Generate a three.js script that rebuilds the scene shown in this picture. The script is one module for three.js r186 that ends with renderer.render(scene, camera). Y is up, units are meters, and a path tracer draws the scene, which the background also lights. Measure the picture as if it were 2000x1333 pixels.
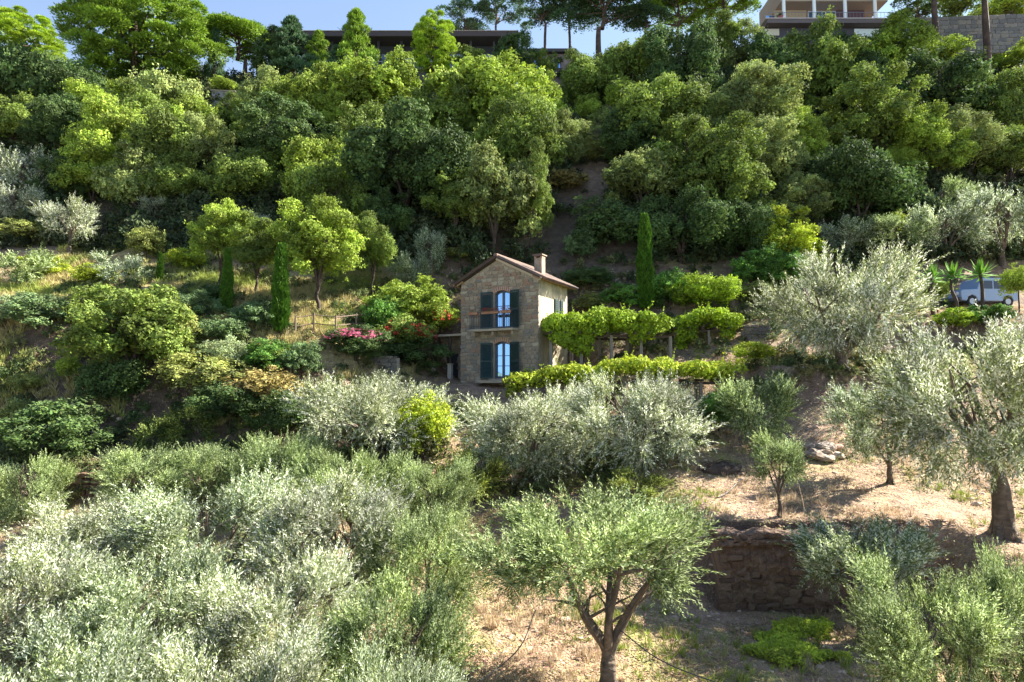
import * as THREE from 'three';
import { mergeGeometries as mergeAll } from 'three/addons/utils/BufferGeometryUtils.js';
import { RoundedBoxGeometry } from 'three/addons/geometries/RoundedBoxGeometry.js';

// ------------------------------------------------------------------ camera, sky, sun, exposure
const scene = new THREE.Scene();
const F = 1200, CX = 1000, CY = 666.5, PITCH = Math.atan((747 - CY) / F);
const camera = new THREE.PerspectiveCamera(2 * Math.atan(CY / F) * 180 / Math.PI, 1024 / 682, 0.1, 900);
camera.position.set(0, 0, 0);
camera.rotation.x = PITCH;
const renderer = new THREE.WebGLRenderer({ antialias: true });
renderer.toneMapping = THREE.LinearToneMapping;
renderer.toneMappingExposure = 4.8;
renderer.shadowMap.enabled = true;
renderer.setSize(1024, 682);
const SUN = new THREE.Vector3(0.7, 0.65, -0.27).normalize();
{
  // clear summer sky: pale at the horizon, brighter round the sun, blue overhead
  const W = 512, H = 256, data = new Float32Array(W * H * 4), mix = (a, b, t) => a + (b - a) * t;
  for (let j = 0; j < H; j++) for (let i = 0; i < W; i++) {
    const up = ((j + 0.5) / H - 0.5) * Math.PI, az = ((i + 0.5) / W - 0.5) * 2 * Math.PI, y = Math.sin(up), c = Math.cos(up) * Math.cos(az) * SUN.x + y * SUN.y + Math.cos(up) * Math.sin(az) * SUN.z;
    const t = 1 - Math.exp(-Math.max(0, y) * 2.5), glow = Math.pow(Math.max(0, c * 0.5 + 0.5), 4) * 0.13, k = (j * W + i) * 4;
    data[k] = mix(0.24, 0.001, t) + glow * 0.75; data[k + 1] = mix(0.31, 0.022, t) + glow; data[k + 2] = mix(0.34, 0.125, t) + glow; data[k + 3] = 1;
  }
  const tex = new THREE.DataTexture(data, W, H, THREE.RGBAFormat, THREE.FloatType);
  tex.mapping = THREE.EquirectangularReflectionMapping; tex.magFilter = THREE.LinearFilter; tex.colorSpace = THREE.LinearSRGBColorSpace; tex.needsUpdate = true;
  scene.background = tex; scene.environment = tex;
}
const sun = new THREE.DirectionalLight(new THREE.Color(1, 0.94, 0.82), 5);
sun.name = 'sun';
sun.position.copy(SUN).multiplyScalar(120).add(new THREE.Vector3(0, 10, -45));
sun.target.position.set(0, 10, -45);
sun.castShadow = true;
Object.assign(sun.shadow.camera, { left: -80, right: 80, top: 80, bottom: -80, near: 1, far: 320 });
sun.shadow.mapSize.set(4096, 4096);
scene.add(sun, sun.target);

// ------------------------------------------------------------------ helpers
const mergeGeometries = (gs) => mergeAll(gs.map((g) => (g.index ? g.toNonIndexed() : g)));
let seed = 7;
const rnd = () => { seed |= 0; seed = seed + 0x6D2B79F5 | 0; let t = Math.imul(seed ^ seed >>> 15, 1 | seed); t = t + Math.imul(t ^ t >>> 7, 61 | t) ^ t; return ((t ^ t >>> 14) >>> 0) / 4294967296; };
const rr = (a, b) => a + (b - a) * rnd();
const V = (x, y, z) => new THREE.Vector3(x, y, z);
const lerp = THREE.MathUtils.lerp, clamp = THREE.MathUtils.clamp, smooth = THREE.MathUtils.smoothstep;
const sphereDir = () => { const z = rr(-1, 1), a = rr(0, 6.2832), r = Math.sqrt(1 - z * z); return V(r * Math.cos(a), z, r * Math.sin(a)); };
const used = {};
function numbered(n) { const k = used[n] = (used[n] ?? -1) + 1; return k ? n + '_' + String(k).padStart(3, '0') : n; }
function tag(o, label, category, group, kind) {
  o.userData.label = label; if (category) o.userData.category = category; if (group) o.userData.group = group; if (kind) o.userData.kind = kind; return o;
}
function thing(name, pos, turn, label, category, group) {
  const g = new THREE.Group(); g.name = numbered(name); g.position.copy(pos); g.rotation.y = turn || 0; scene.add(g); return tag(g, label, category, group);
}
function part(name, geo, mat, parent, pos) {
  const m = new THREE.Mesh(geo, mat); m.name = name; m.castShadow = m.receiveShadow = true; if (pos) m.position.copy(pos); parent.add(m); return m;
}
// value noise
const perm = new Float32Array(4096); for (let i = 0; i < 4096; i++) perm[i] = rnd();
const hash2 = (i, j) => perm[((i * 73856093) ^ (j * 19349663)) & 4095];
function vnoise(x, y) {
  const i = Math.floor(x), j = Math.floor(y), u = x - i, v = y - j, s = u * u * (3 - 2 * u), t = v * v * (3 - 2 * v);
  return lerp(lerp(hash2(i, j), hash2(i + 1, j), s), lerp(hash2(i, j + 1), hash2(i + 1, j + 1), s), t);
}
const fbm = (x, y, o = 4) => { let s = 0, a = 0.5, n = 0; for (let k = 0; k < o; k++) { s += a * vnoise(x, y); n += a; x = x * 2.03 + 17.1; y = y * 2.03 + 9.7; a *= 0.5; } return s / n; };
// the direction seen at a pixel of the 2000 x 1333 photograph, and the point on it at a depth
function at(px, py, d) {
  const x = (px - CX) / F, y = -(py - CY) / F, c = Math.cos(PITCH), s = Math.sin(PITCH);
  const wy = y * c + s, wz = y * s - c, k = d / -wz;
  return V(x * k, wy * k, -d);
}
// ------------------------------------------------------------------ terrain
const DL = [-60, 0, 8, 14, 15.4, 16, 18.6, 19.2, 22, 25, 25.7, 28, 30, 33, 35, 37, 41, 43, 48, 58, 75, 90, 95, 110, 140, 220];
const hillL = [11, 21.5, 35.5, 46, 47.5, 48.5, 45, 25], hillC = [10.6, 21, 33, 43.8, 44.5, 45, 43, 25], hillR = [10.6, 21, 35, 48.3, 49.5, 50.5, 47, 25];
const COLS = [
  [-60, [-14, -9.6, -9, -7.6, -7.3, -7.2, -6.6, -6.5, -5.8, -4.8, -4, -2.6, 0, 3.2, 4.3, 5.2, 7.2, 8.2, ...hillL]],
  [-18.5, [-14, -9.6, -9, -7.6, -7.3, -7.2, -6.6, -6.5, -5.8, -5, -3.6, -2.9, -0.4, 3, 4.1, 5, 7, 8, ...hillL]],
  [-10, [-14, -9.6, -9, -7.6, -7.3, -7.2, -6.6, -6.4, -5.7, -4.9, -4.5, -3.2, -1.8, 0.9, 2.6, 3.5, 5.8, 7.2, ...hillC]],
  [-5.5, [-14, -9.6, -9, -7.2, -7, -6.9, -6.5, -6.4, -5.6, -4.8, -4.5, -3.3, -2.6, -1.5, -0.6, -0.2, 1.8, 5.4, ...hillC]],
  [-3, [-14, -9.6, -9, -6.9, -6.8, -6.8, -6.5, -6.4, -5.6, -4.7, -4.5, -3.3, -2.6, -1.6, -0.5, 0, 0.2, 4.6, ...hillC]],
  [3.5, [-14, -9.6, -9, -6.8, -6.75, -6.7, -6.6, -6.4, -5.5, -4.4, -4.2, -3.2, -2.6, -1.6, -0.4, 0.1, 0.3, 4.6, ...hillC]],
  [5.4, [-14, -9.6, -9, -6.8, -6.7, -6.7, -6.65, -5.6, -4.6, -3.6, -3.4, -2.7, -2.2, -1.5, 0.4, 1.2, 3.4, 5.4, ...hillC]],
  [6.4, [-14, -9.6, -9, -6.8, -6.7, -6.7, -6.65, -4.35, -4, -3.3, -3.15, -2.5, -2, -1.4, 0.7, 1.6, 4.3, 5.9, ...hillC]],
  [11.6, [-14, -9.6, -9, -6.8, -6.7, -6.7, -6.6, -4.3, -3.95, -3.2, -3.05, -2.2, -1.6, -1, 0.9, 1.7, 4.4, 6, ...hillC]],
  [13.2, [-14, -9.6, -9, -6.9, -6.2, -5, -4.3, -4.25, -3.85, -3.1, -2.9, -1.7, 0.6, 1, 1.2, 2, 4.8, 6.2, ...hillR]],
  [20, [-14, -9.6, -9, -6.9, -6.1, -4.5, -4.2, -4.1, -3.7, -3, -2.6, -1.2, 0.9, 1.2, 3.3, 4.2, 4.7, 6.4, ...hillR]],
  [30, [-14, -9.6, -9, -6.9, -6.1, -4.5, -4.2, -4.1, -3.6, -2.8, -2.5, -1.1, 0.9, 2, 4.35, 4.4, 4.6, 6.4, ...hillR]],
  [70, [-14, -9.6, -9, -6.9, -6.1, -4.5, -4.2, -4.1, -3.6, -2.8, -2.5, -1.1, 0.9, 2, 4.3, 4.4, 4.6, 6.4, ...hillR]],
];
function prof(c, d) {
  if (d <= DL[0]) return c[0]; let k = 1; while (k < DL.length - 1 && DL[k] < d) k++;
  return lerp(c[k - 1], c[k], clamp((d - DL[k - 1]) / (DL[k] - DL[k - 1]), 0, 1));
}
function rawH(x, d) {
  if (x <= COLS[0][0]) return prof(COLS[0][1], d);
  for (let k = 1; k < COLS.length; k++) if (x <= COLS[k][0]) { const a = COLS[k - 1], b = COLS[k], t = (x - a[0]) / (b[0] - a[0]); return lerp(prof(a[1], d), prof(b[1], d), t); }
  return prof(COLS[COLS.length - 1][1], d);
}
function ground(x, z) {
  const d = -z, amp = d > 45 ? 0.9 : 0.22, flat = smooth(Math.hypot(x - 0.3, (d - 37.3)), 2.6, 5);
  return rawH(x, d) + ((fbm(x * 0.35 + 3, z * 0.35) - 0.5) * amp * 1.6 + (fbm(x * 1.7, z * 1.7 + 40) - 0.5) * 0.16) * flat;
}
function hit(px, py, from = 7) {                    // where the line of sight through a pixel meets the ground
  for (let d = from; d < 130; d += 0.05) { const p = at(px, py, d); if (p.y <= ground(p.x, p.z)) return p; }
  return at(px, py, 92);
}
// ------------------------------------------------------------------ textures
function noiseTex(n, fn, srgb) {
  const a = new Uint8Array(n * n * 4);
  for (let j = 0; j < n; j++) for (let i = 0; i < n; i++) { const c = fn(i / n, j / n); for (let k = 0; k < 3; k++) a[(j * n + i) * 4 + k] = clamp(c[k], 0, 1) * 255; a[(j * n + i) * 4 + 3] = 255; }
  const t = new THREE.DataTexture(a, n, n); t.wrapS = t.wrapT = THREE.RepeatWrapping; t.magFilter = THREE.LinearFilter; t.minFilter = THREE.LinearMipmapLinearFilter; t.generateMipmaps = true;
  if (srgb) t.colorSpace = THREE.SRGBColorSpace; t.needsUpdate = true; return t;
}
const tile = (fn) => (u, v) => { const s = smooth(u, 0, 0.15), t = smooth(v, 0, 0.15); return lerp(lerp(fn(u + 1, v + 1), fn(u, v + 1), s), lerp(fn(u + 1, v), fn(u, v), s), t); };
const gN = tile((u, v) => fbm(u * 14, v * 14, 6)), gF = tile((u, v) => vnoise(u * 120, v * 120) * 0.6 + vnoise(u * 230, v * 230) * 0.4);
const soilMap = noiseTex(512, (u, v) => { const a = gN(u, v), b = gF(u, v), k = 0.55 + 0.35 * a + 0.35 * (b - 0.3); return [k, k * (0.96 + 0.06 * a), k * (0.9 + 0.1 * b)]; }, true);
const soilBump = noiseTex(512, (u, v) => { const k = gN(u, v) * 0.6 + gF(u, v) * 0.4; return [k, k, k]; });
const barkMap = noiseTex(256, (u, v) => { const k = 0.45 + 0.55 * fbm(u * 26, v * 5, 4); return [k, k * 0.97, k * 0.93]; }, true);
const barkBump = noiseTex(256, (u, v) => { const k = fbm(u * 30, v * 6, 4); return [k, k, k]; });
const stoneMap = noiseTex(256, (u, v) => { const k = 0.6 + 0.4 * fbm(u * 12, v * 12, 5); return [k, k * 0.98, k * 0.95]; }, true);
const stoneBump = noiseTex(256, (u, v) => { const k = fbm(u * 18, v * 18, 5); return [k, k, k]; });
// ------------------------------------------------------------------ materials (linear base colours)
const lin = (r, g, b) => new THREE.Color().setRGB(r, g, b);
const std = (r, g, b, o = {}) => new THREE.MeshStandardMaterial({ color: lin(r, g, b), roughness: 0.9, ...o });
const leafMat = (r, g, b, t = 0.3) => new THREE.MeshPhysicalMaterial({ color: lin(r, g, b), vertexColors: true, side: THREE.DoubleSide, roughness: 0.92, specularIntensity: 0.35, transmission: t, thickness: 0 });
const LM = {
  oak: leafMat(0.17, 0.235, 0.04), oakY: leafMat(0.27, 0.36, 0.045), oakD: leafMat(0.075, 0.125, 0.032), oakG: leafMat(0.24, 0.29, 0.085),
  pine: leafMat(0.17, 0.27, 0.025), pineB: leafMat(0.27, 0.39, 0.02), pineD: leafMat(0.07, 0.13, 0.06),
  olive: leafMat(0.36, 0.41, 0.25, 0.36), oliveG: leafMat(0.32, 0.38, 0.19, 0.36), oliveW: leafMat(0.45, 0.46, 0.37, 0.36), oliveB: leafMat(0.38, 0.42, 0.31, 0.36),
  cyp: leafMat(0.065, 0.15, 0.012, 0.2), lush: leafMat(0.11, 0.23, 0.035), vine: leafMat(0.27, 0.38, 0.025), tan: leafMat(0.25, 0.28, 0.07), orange: leafMat(0.25, 0.2, 0.06),
  blue: leafMat(0.13, 0.2, 0.075), yellow: leafMat(0.33, 0.4, 0.03), redf: leafMat(0.55, 0.08, 0.05), pinkf: leafMat(0.5, 0.12, 0.2), yucca: leafMat(0.13, 0.28, 0.03), straw: leafMat(0.5, 0.4, 0.2, 0.25),
};
const bark = std(0.22, 0.175, 0.14, { map: barkMap, bumpMap: barkBump, bumpScale: 0.03 });
const barkDark = std(0.12, 0.085, 0.07, { map: barkMap, bumpMap: barkBump, bumpScale: 0.03 });
const barkPine = std(0.17, 0.11, 0.09, { map: barkMap, bumpMap: barkBump, bumpScale: 0.03 });
// ------------------------------------------------------------------ the ground
const X0 = [], Z0 = [];
for (let x = -150; x < -34; x += 4) X0.push(x); for (let x = -34; x < 34; x += 0.4) X0.push(x); for (let x = 34; x <= 150; x += 4) X0.push(x);
for (let d = -60; d < 7; d += 3) Z0.push(d); for (let d = 7; d < 50; d += 0.36) Z0.push(d); for (let d = 50; d < 105; d += 1.2) Z0.push(d); for (let d = 105; d <= 225; d += 6) Z0.push(d);
{
  const pos = [], uv = [], col = [], idx = [];
  for (const d of Z0) for (const x of X0) {
    const z = -d, y = ground(x, z); pos.push(x, y, z); uv.push(x / 5, (d + y * 0.7) / 5);
    const slope = (rawH(x, d + 0.4) - rawH(x, d - 0.4)) / 0.8, n = fbm(x * 0.5, z * 0.5), n2 = fbm(x * 0.16 + 50, z * 0.16), n3 = fbm(x * 1.3 + 9, z * 1.3);
    let c = lin(0.47, 0.315, 0.225).lerp(lin(0.43, 0.32, 0.19), smooth(n, 0.4, 0.65));              // trodden straw and pinkish earth
    c.lerp(lin(0.27, 0.18, 0.125), 0.6 * smooth(fbm(x * 2.3 + 4, z * 2.3, 3), 0.52, 0.7));
    c.lerp(lin(0.3, 0.32, 0.08), 0.75 * smooth(n3, 0.56, 0.72) * smooth(n2, 0.42, 0.55));            // green patches
    if (d < 50) c.lerp(lin(0.2, 0.13, 0.095), smooth(slope, 0.75, 1.3));                              // earth of the banks
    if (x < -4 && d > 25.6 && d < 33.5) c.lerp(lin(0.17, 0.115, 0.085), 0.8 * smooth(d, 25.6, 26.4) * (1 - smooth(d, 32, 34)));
    if (x < -8 && d > 33 && d < 50) c.lerp(lin(0.52, 0.42, 0.19), 0.85 * smooth(n, 0.3, 0.5));
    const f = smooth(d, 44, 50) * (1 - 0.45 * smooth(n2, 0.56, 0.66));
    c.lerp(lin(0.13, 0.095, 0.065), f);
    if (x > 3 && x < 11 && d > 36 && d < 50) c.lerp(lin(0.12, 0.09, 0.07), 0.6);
    const gap = Math.exp(-(((x - d * 0.135) / 2.2) ** 2)) * smooth(d, 52, 56) * (1 - smooth(d, 72, 78));
    c.lerp(lin(0.42, 0.28, 0.2), 0.8 * gap);
    col.push(c.r, c.g, c.b);
  }
  const W = X0.length;
  for (let j = 0; j < Z0.length - 1; j++) for (let i = 0; i < W - 1; i++) { const a = j * W + i, b = a + 1, c = a + W, e = c + 1; idx.push(a, b, c, b, e, c); }
  const g = new THREE.BufferGeometry();
  g.setAttribute('position', new THREE.Float32BufferAttribute(pos, 3)); g.setAttribute('uv', new THREE.Float32BufferAttribute(uv, 2)); g.setAttribute('color', new THREE.Float32BufferAttribute(col, 3));
  g.setIndex(idx); g.computeVertexNormals();
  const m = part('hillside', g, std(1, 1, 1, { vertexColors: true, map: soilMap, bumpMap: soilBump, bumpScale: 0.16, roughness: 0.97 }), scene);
  tag(m, 'terraced hillside of dry straw and bare earth', null, null, 'structure');
}
// ------------------------------------------------------------------ leaves
class Leaves {
  constructor() { this.p = []; this.c = []; this.i = []; this.n = 0; }
  add(o, dir, side, len, wid, r, g, b) {             // a four-cornered leaf from o along dir
    const p = this.p, n = this.n, mx = o.x + dir.x * len * 0.45, my = o.y + dir.y * len * 0.45, mz = o.z + dir.z * len * 0.45, w = wid / 2;
    p.push(o.x, o.y, o.z, mx + side.x * w, my + side.y * w, mz + side.z * w, o.x + dir.x * len, o.y + dir.y * len, o.z + dir.z * len, mx - side.x * w, my - side.y * w, mz - side.z * w);
    for (let k = 0; k < 4; k++) this.c.push(r, g, b);
    this.i.push(n, n + 1, n + 2, n, n + 2, n + 3); this.n += 4;
  }
  geo() {
    const g = new THREE.BufferGeometry();
    g.setAttribute('position', new THREE.Float32BufferAttribute(this.p, 3)); g.setAttribute('color', new THREE.Float32BufferAttribute(this.c, 3)); g.setIndex(this.i); return g;
  }
}
const T1 = V(), T2 = V(), T3 = V();
const UP = V(0, 1, 0);
// a patch of broad leaves round a clump surface point: facing roughly n
function leafOn(L, o, n, size, tone, narrow = 0.62) {
  T1.copy(n).add(sphereDir().multiplyScalar(0.75)).normalize();               // the leaf's face
  T2.copy(sphereDir()).cross(T1).normalize(); T3.crossVectors(T1, T2);
  const k = tone * rr(0.72, 1.3), w = rr(-0.1, 0.1), s = size * rr(0.7, 1.3);
  L.add(o, T2, T3, s, s * narrow, k * (1 + w), k, k * (1 - w));
}
// unit crowns: about radius 1, centred on the origin
function broadCrown({ lobes, lobeR, tufts, per = 9, size, flat = 1, core = 700, bottom = -0.55, narrow = 0.62, tr = 0.085 }) {
  const L = new Leaves(), cs = [];
  for (let k = 0; k < lobes; k++) {
    const y = lerp(0.98, bottom, (k + 0.5) / lobes), a = k * 2.39996 + rr(-0.6, 0.6), r0 = Math.sqrt(Math.max(0, 1 - y * y)), rad = rr(0.5, 1.08);
    cs.push([V(Math.cos(a) * r0 * rad, y * rad * flat, Math.sin(a) * r0 * rad), lobeR * rr(0.55, 1.4) * (1.35 - 0.5 * rad), rr(0.6, 1.3)]);
  }
  const each = tufts / lobes;
  for (const [c, r, tone] of cs) for (let k = 0; k < each * (r / lobeR) ** 2; k++) {
    const n = sphereDir(); if (n.y < -0.3 && rnd() < 0.6) n.y *= -1;
    const bump = 0.55 + 0.8 * vnoise(n.x * 3.4 + c.x * 9 + 20, n.y * 3.4 + n.z * 2.8 + c.z * 7 + 20), o = n.clone().multiplyScalar(r * bump * (rnd() < 0.15 ? rr(0.5, 0.9) : 1) * (rnd() < 0.13 ? rr(1.15, 1.45) : 1));
    o.y *= 0.88; o.add(c); const tt = tone * rr(0.75, 1.25), tn = n.add(sphereDir().multiplyScalar(0.5)).normalize();
    for (let q = 0; q < per; q++) leafOn(L, o.clone().add(sphereDir().multiplyScalar(tr * Math.sqrt(rnd()))), tn, size, tt, narrow);
  }
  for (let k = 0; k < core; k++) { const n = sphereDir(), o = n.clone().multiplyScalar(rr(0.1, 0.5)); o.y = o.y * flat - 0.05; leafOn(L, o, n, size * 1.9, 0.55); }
  return L.geo();
}
function oliveCrown({ lobes, shoots, per, len, size, wide = 0.28, spread = 0.88, upright = 0.8, bot = -0.92, flat = 1, lr = [0.14, 0.36] }) {
  const L = new Leaves(), cs = [];
  for (let k = 0; k < lobes; k++) {
    const y = lerp(0.75, bot, (k + 0.5) / lobes), a = k * 2.39996 + rr(-0.7, 0.7), r0 = Math.sqrt(1 - y * y), rad = rr(0.42, spread);
    cs.push([V(Math.cos(a) * r0 * rad, y * rad * flat, Math.sin(a) * r0 * rad), rr(...lr), rr(0.72, 1.22), rr(0, 1)]);
  }
  for (let s = 0; s < shoots; s++) {
    const [c, r, tone, hue] = cs[Math.floor(rnd() * lobes)], n = sphereDir(); if (n.y < -0.2 && rnd() < 0.5) n.y *= -1;
    const o = n.clone().multiplyScalar(r * rr(0.2, 1)); o.y *= Math.sqrt(flat); o.add(c); const droop = o.y < -0.15 * flat && rnd() < 0.42, out = o.clone().normalize();
    const dir = out.multiplyScalar(0.42).add(n.multiplyScalar(0.25)).addScaledVector(UP, droop ? -0.6 : upright * rr(0.3, 1.3)).add(sphereDir().multiplyScalar(0.38)).normalize();
    const l = len * rr(0.45, 1.25) * (rnd() < 0.05 ? 1.25 : 1), sh = tone * rr(0.62, 1.32), yel = rnd() * hue * 0.35;
    const q = sphereDir().cross(dir).normalize(), q2 = V().crossVectors(dir, q), bend = sphereDir().multiplyScalar(0.12 * l);
    const np = Math.ceil(per * l / len);
    for (let k = 0; k < np; k++) {
      const t = (k + rnd() * 0.6) / np, ang = k * 2.4 + rr(-0.4, 0.4), b = o.clone().addScaledVector(dir, l * t).addScaledVector(bend, t * t);
      const rad = q.clone().multiplyScalar(Math.cos(ang)).addScaledVector(q2, Math.sin(ang));
      const ld = dir.clone().multiplyScalar(0.85).addScaledVector(rad, rr(0.35, 0.8)).normalize();
      const side = sphereDir().cross(ld).normalize();
      const silver = rnd() < 0.45, m = sh * rr(0.75, 1.25) * (silver ? 1.4 : 0.5), sz = size * rr(0.75, 1.3) * (1 - 0.4 * t);
      L.add(b, ld, side, sz, sz * wide, m * (silver ? 1 : 0.84), m, m * (silver ? 1.05 : 0.55) * (1 - yel));
    }
  }
  return L.geo();
}
// tufts of needles: umbrella, dome or upright conifer
function pineCrown({ puffs, leaves, size, shape, pr }) {
  const L = new Leaves(), cs = [];
  for (let k = 0; k < puffs; k++) {
    const t = (k + 0.5) / puffs, a = k * 2.39996 + rr(-0.4, 0.4); let c, r = pr * rr(0.7, 1.35), fl = 0.55;
    if (shape === 'umbrella') { const rad = Math.sqrt(t) * rr(0.8, 0.98); c = V(Math.cos(a) * rad, 0.62 - rad * rad * rr(0.7, 1.15) + rr(-0.12, 0.1), Math.sin(a) * rad); fl = 0.5; }
    else if (shape === 'dome') { const y = lerp(0.92, -0.85, t), r0 = Math.sqrt(Math.max(0.02, 1 - y * y)) * rr(0.6, 0.98); c = V(Math.cos(a) * r0, y * rr(0.75, 0.98), Math.sin(a) * r0); fl = 0.62; }
    else if (shape === 'open') { const y = rr(-0.5, 0.8), r0 = Math.sqrt(1 - y * y) * rr(0.3, 0.95); c = V(Math.cos(a) * r0, y, Math.sin(a) * r0); fl = 0.45; }
    else { const y = lerp(0.95, -0.9, t), r0 = (1.05 - y) * 0.5 * rr(0.3, 1.25); c = V(Math.cos(a) * r0, y, Math.sin(a) * r0); r *= 0.55 + 0.5 * t; fl = 0.6; }
    cs.push([c, r, fl, rr(0.8, 1.2)]);
  }
  for (const [c, r, fl, tone] of cs) for (let k = 0; k < leaves / puffs; k++) {
    const n = sphereDir(); if (n.y < 0 && rnd() < 0.85) n.y *= -1;
    const o = n.clone().multiplyScalar(r * rr(0.55, 1) * (0.8 + 0.4 * vnoise(n.x * 4 + c.x * 11 + 30, n.z * 4 + n.y * 3 + 30))); o.y *= fl; o.add(c);
    const dir = n.multiplyScalar(0.8).addScaledVector(UP, 0.55).add(sphereDir().multiplyScalar(0.6)).normalize(), side = sphereDir().cross(dir).normalize(), m = tone * rr(0.7, 1.3);
    L.add(o, dir, side, size * rr(0.7, 1.3), size * 0.36, m * rr(0.9, 1.1), m, m * rr(0.7, 1.1));
  }
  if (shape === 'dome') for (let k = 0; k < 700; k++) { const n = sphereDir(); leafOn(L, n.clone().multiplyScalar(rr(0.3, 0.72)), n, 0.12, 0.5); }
  return L.geo();
}
function cypressCrown(leaves, size) {                   // unit: y from 0 to 1, radius 1
  const L = new Leaves();
  for (let k = 0; k < leaves; k++) {
    const y = Math.pow(rnd(), 0.85), a = rr(0, 6.2832), r = (0.5 + 0.5 * smooth(y, 0, 0.18)) * Math.pow(1 - y, 0.6) * (0.55 + 0.75 * vnoise(a * 1.9 + 40, y * 14)) * (rnd() < 0.2 ? rr(0.5, 0.9) : 1);
    const o = V(Math.cos(a) * r, y * 0.97, Math.sin(a) * r), n = V(Math.cos(a), 0.1, Math.sin(a)).add(sphereDir().multiplyScalar(0.7)).normalize();
    const dir = V(Math.cos(a) * 0.4, rr(0.1, 0.3), Math.sin(a) * 0.4), side = n.cross(dir).normalize().multiplyScalar(1), m = rr(0.65, 1.35);
    const l = size * rr(0.6, 1.6); T1.copy(dir).normalize();
    L.add(o, V(T1.x * 1, T1.y * 0.12 + 0.05, T1.z * 1), V(side.x, side.y * 0.16, side.z), l, l * 0.6, m * rr(0.9, 1.15), m, m);
  }
  return L.geo();
}
const CR = {
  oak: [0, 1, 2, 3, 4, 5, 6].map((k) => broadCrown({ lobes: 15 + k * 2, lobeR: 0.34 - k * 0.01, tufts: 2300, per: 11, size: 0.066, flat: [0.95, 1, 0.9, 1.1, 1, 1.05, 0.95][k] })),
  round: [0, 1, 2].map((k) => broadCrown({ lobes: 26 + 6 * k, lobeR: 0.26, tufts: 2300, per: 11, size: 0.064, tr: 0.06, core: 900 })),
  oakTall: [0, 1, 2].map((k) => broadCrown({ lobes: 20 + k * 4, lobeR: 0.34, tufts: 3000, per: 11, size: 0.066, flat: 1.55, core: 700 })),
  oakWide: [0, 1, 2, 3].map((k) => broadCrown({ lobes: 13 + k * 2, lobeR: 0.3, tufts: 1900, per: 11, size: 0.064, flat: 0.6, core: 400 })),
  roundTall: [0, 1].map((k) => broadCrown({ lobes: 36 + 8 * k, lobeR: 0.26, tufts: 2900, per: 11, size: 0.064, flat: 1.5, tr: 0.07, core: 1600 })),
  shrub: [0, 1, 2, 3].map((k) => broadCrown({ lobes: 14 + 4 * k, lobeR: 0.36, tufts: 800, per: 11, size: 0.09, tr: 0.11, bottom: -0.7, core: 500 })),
  wisp: [0, 1, 2].map(() => oliveCrown({ lobes: 8, shoots: 420, per: 15, len: 0.55, size: 0.14, wide: 0.3, upright: 1 })),
  olive: [0, 1, 2, 3, 4].map((k) => oliveCrown({ lobes: 20 + k * 2, shoots: 2100, per: 24, len: 0.36, size: 0.062 })),
  oliveM: [0, 1, 2].map((k) => oliveCrown({ lobes: 15 + k * 2, shoots: 950, per: 20, len: 0.4, size: 0.085, wide: 0.3, spread: 0.8 })),
  oliveWide: [0, 1, 2, 3].map((k) => oliveCrown({ lobes: 20 + k * 2, shoots: 2100, per: 22, len: 0.3, size: 0.056, flat: 0.62 })),
  oliveMWide: [0, 1].map((k) => oliveCrown({ lobes: 15 + k * 2, shoots: 950, per: 19, len: 0.34, size: 0.075, wide: 0.3, spread: 0.8, flat: 0.62 })),
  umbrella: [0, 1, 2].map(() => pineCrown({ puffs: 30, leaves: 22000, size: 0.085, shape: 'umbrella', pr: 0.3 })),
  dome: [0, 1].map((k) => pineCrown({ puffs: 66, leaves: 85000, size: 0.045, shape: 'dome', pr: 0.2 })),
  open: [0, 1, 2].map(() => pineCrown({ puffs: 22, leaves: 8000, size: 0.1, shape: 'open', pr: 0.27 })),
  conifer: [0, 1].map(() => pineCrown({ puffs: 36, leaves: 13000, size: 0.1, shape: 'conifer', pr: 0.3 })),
  cypress: [0, 1].map(() => cypressCrown(9000, 0.34)),
};
// ------------------------------------------------------------------ trunks and limbs
function tube(points, r0, r1, seg = 8, rad = 7, wob = 0.12) {
  const curve = new THREE.CatmullRomCurve3(points), g = new THREE.TubeGeometry(curve, seg, 1, rad, false), p = g.attributes.position;
  for (let i = 0; i <= seg; i++) { const c = curve.getPointAt(i / seg), r = lerp(r0, r1, i / seg); for (let j = 0; j <= rad; j++) { const k = i * (rad + 1) + j, w = r * (1 + wob * Math.sin((j % rad) * 2.1 + i * 0.7)); p.setXYZ(k, c.x + (p.getX(k) - c.x) * w, c.y + (p.getY(k) - c.y) * w, c.z + (p.getZ(k) - c.z) * w); } }
  g.computeVertexNormals(); return g;
}
// limbs reach out into a unit crown from its foot
const limbGeos = [0, 1, 2].map((v) => {
  const gs = [];
  for (let k = 0; k < 6; k++) {
    const a = k * 1.05 + v, up = rr(0.1, 0.6), r = rr(0.5, 0.75);
    const end = V(Math.cos(a) * r, up, Math.sin(a) * r), mid = V(end.x * 0.45 + rr(-0.1, 0.1), -0.45 + (up + 0.45) * 0.55, end.z * 0.45 + rr(-0.1, 0.1));
    gs.push(tube([V(0, -1, 0), V(end.x * 0.12, -0.72, end.z * 0.12), mid, end], 0.04, 0.01, 8, 6));
    for (let j = 0; j < 2; j++) gs.push(tube([mid, mid.clone().add(V(rr(-0.2, 0.2), 0.22, rr(-0.2, 0.2))), mid.clone().add(V(rr(-0.45, 0.45), rr(0.3, 0.6), rr(-0.45, 0.45)))], 0.02, 0.006, 5, 5));
  }
  return mergeGeometries(gs);
});
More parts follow.
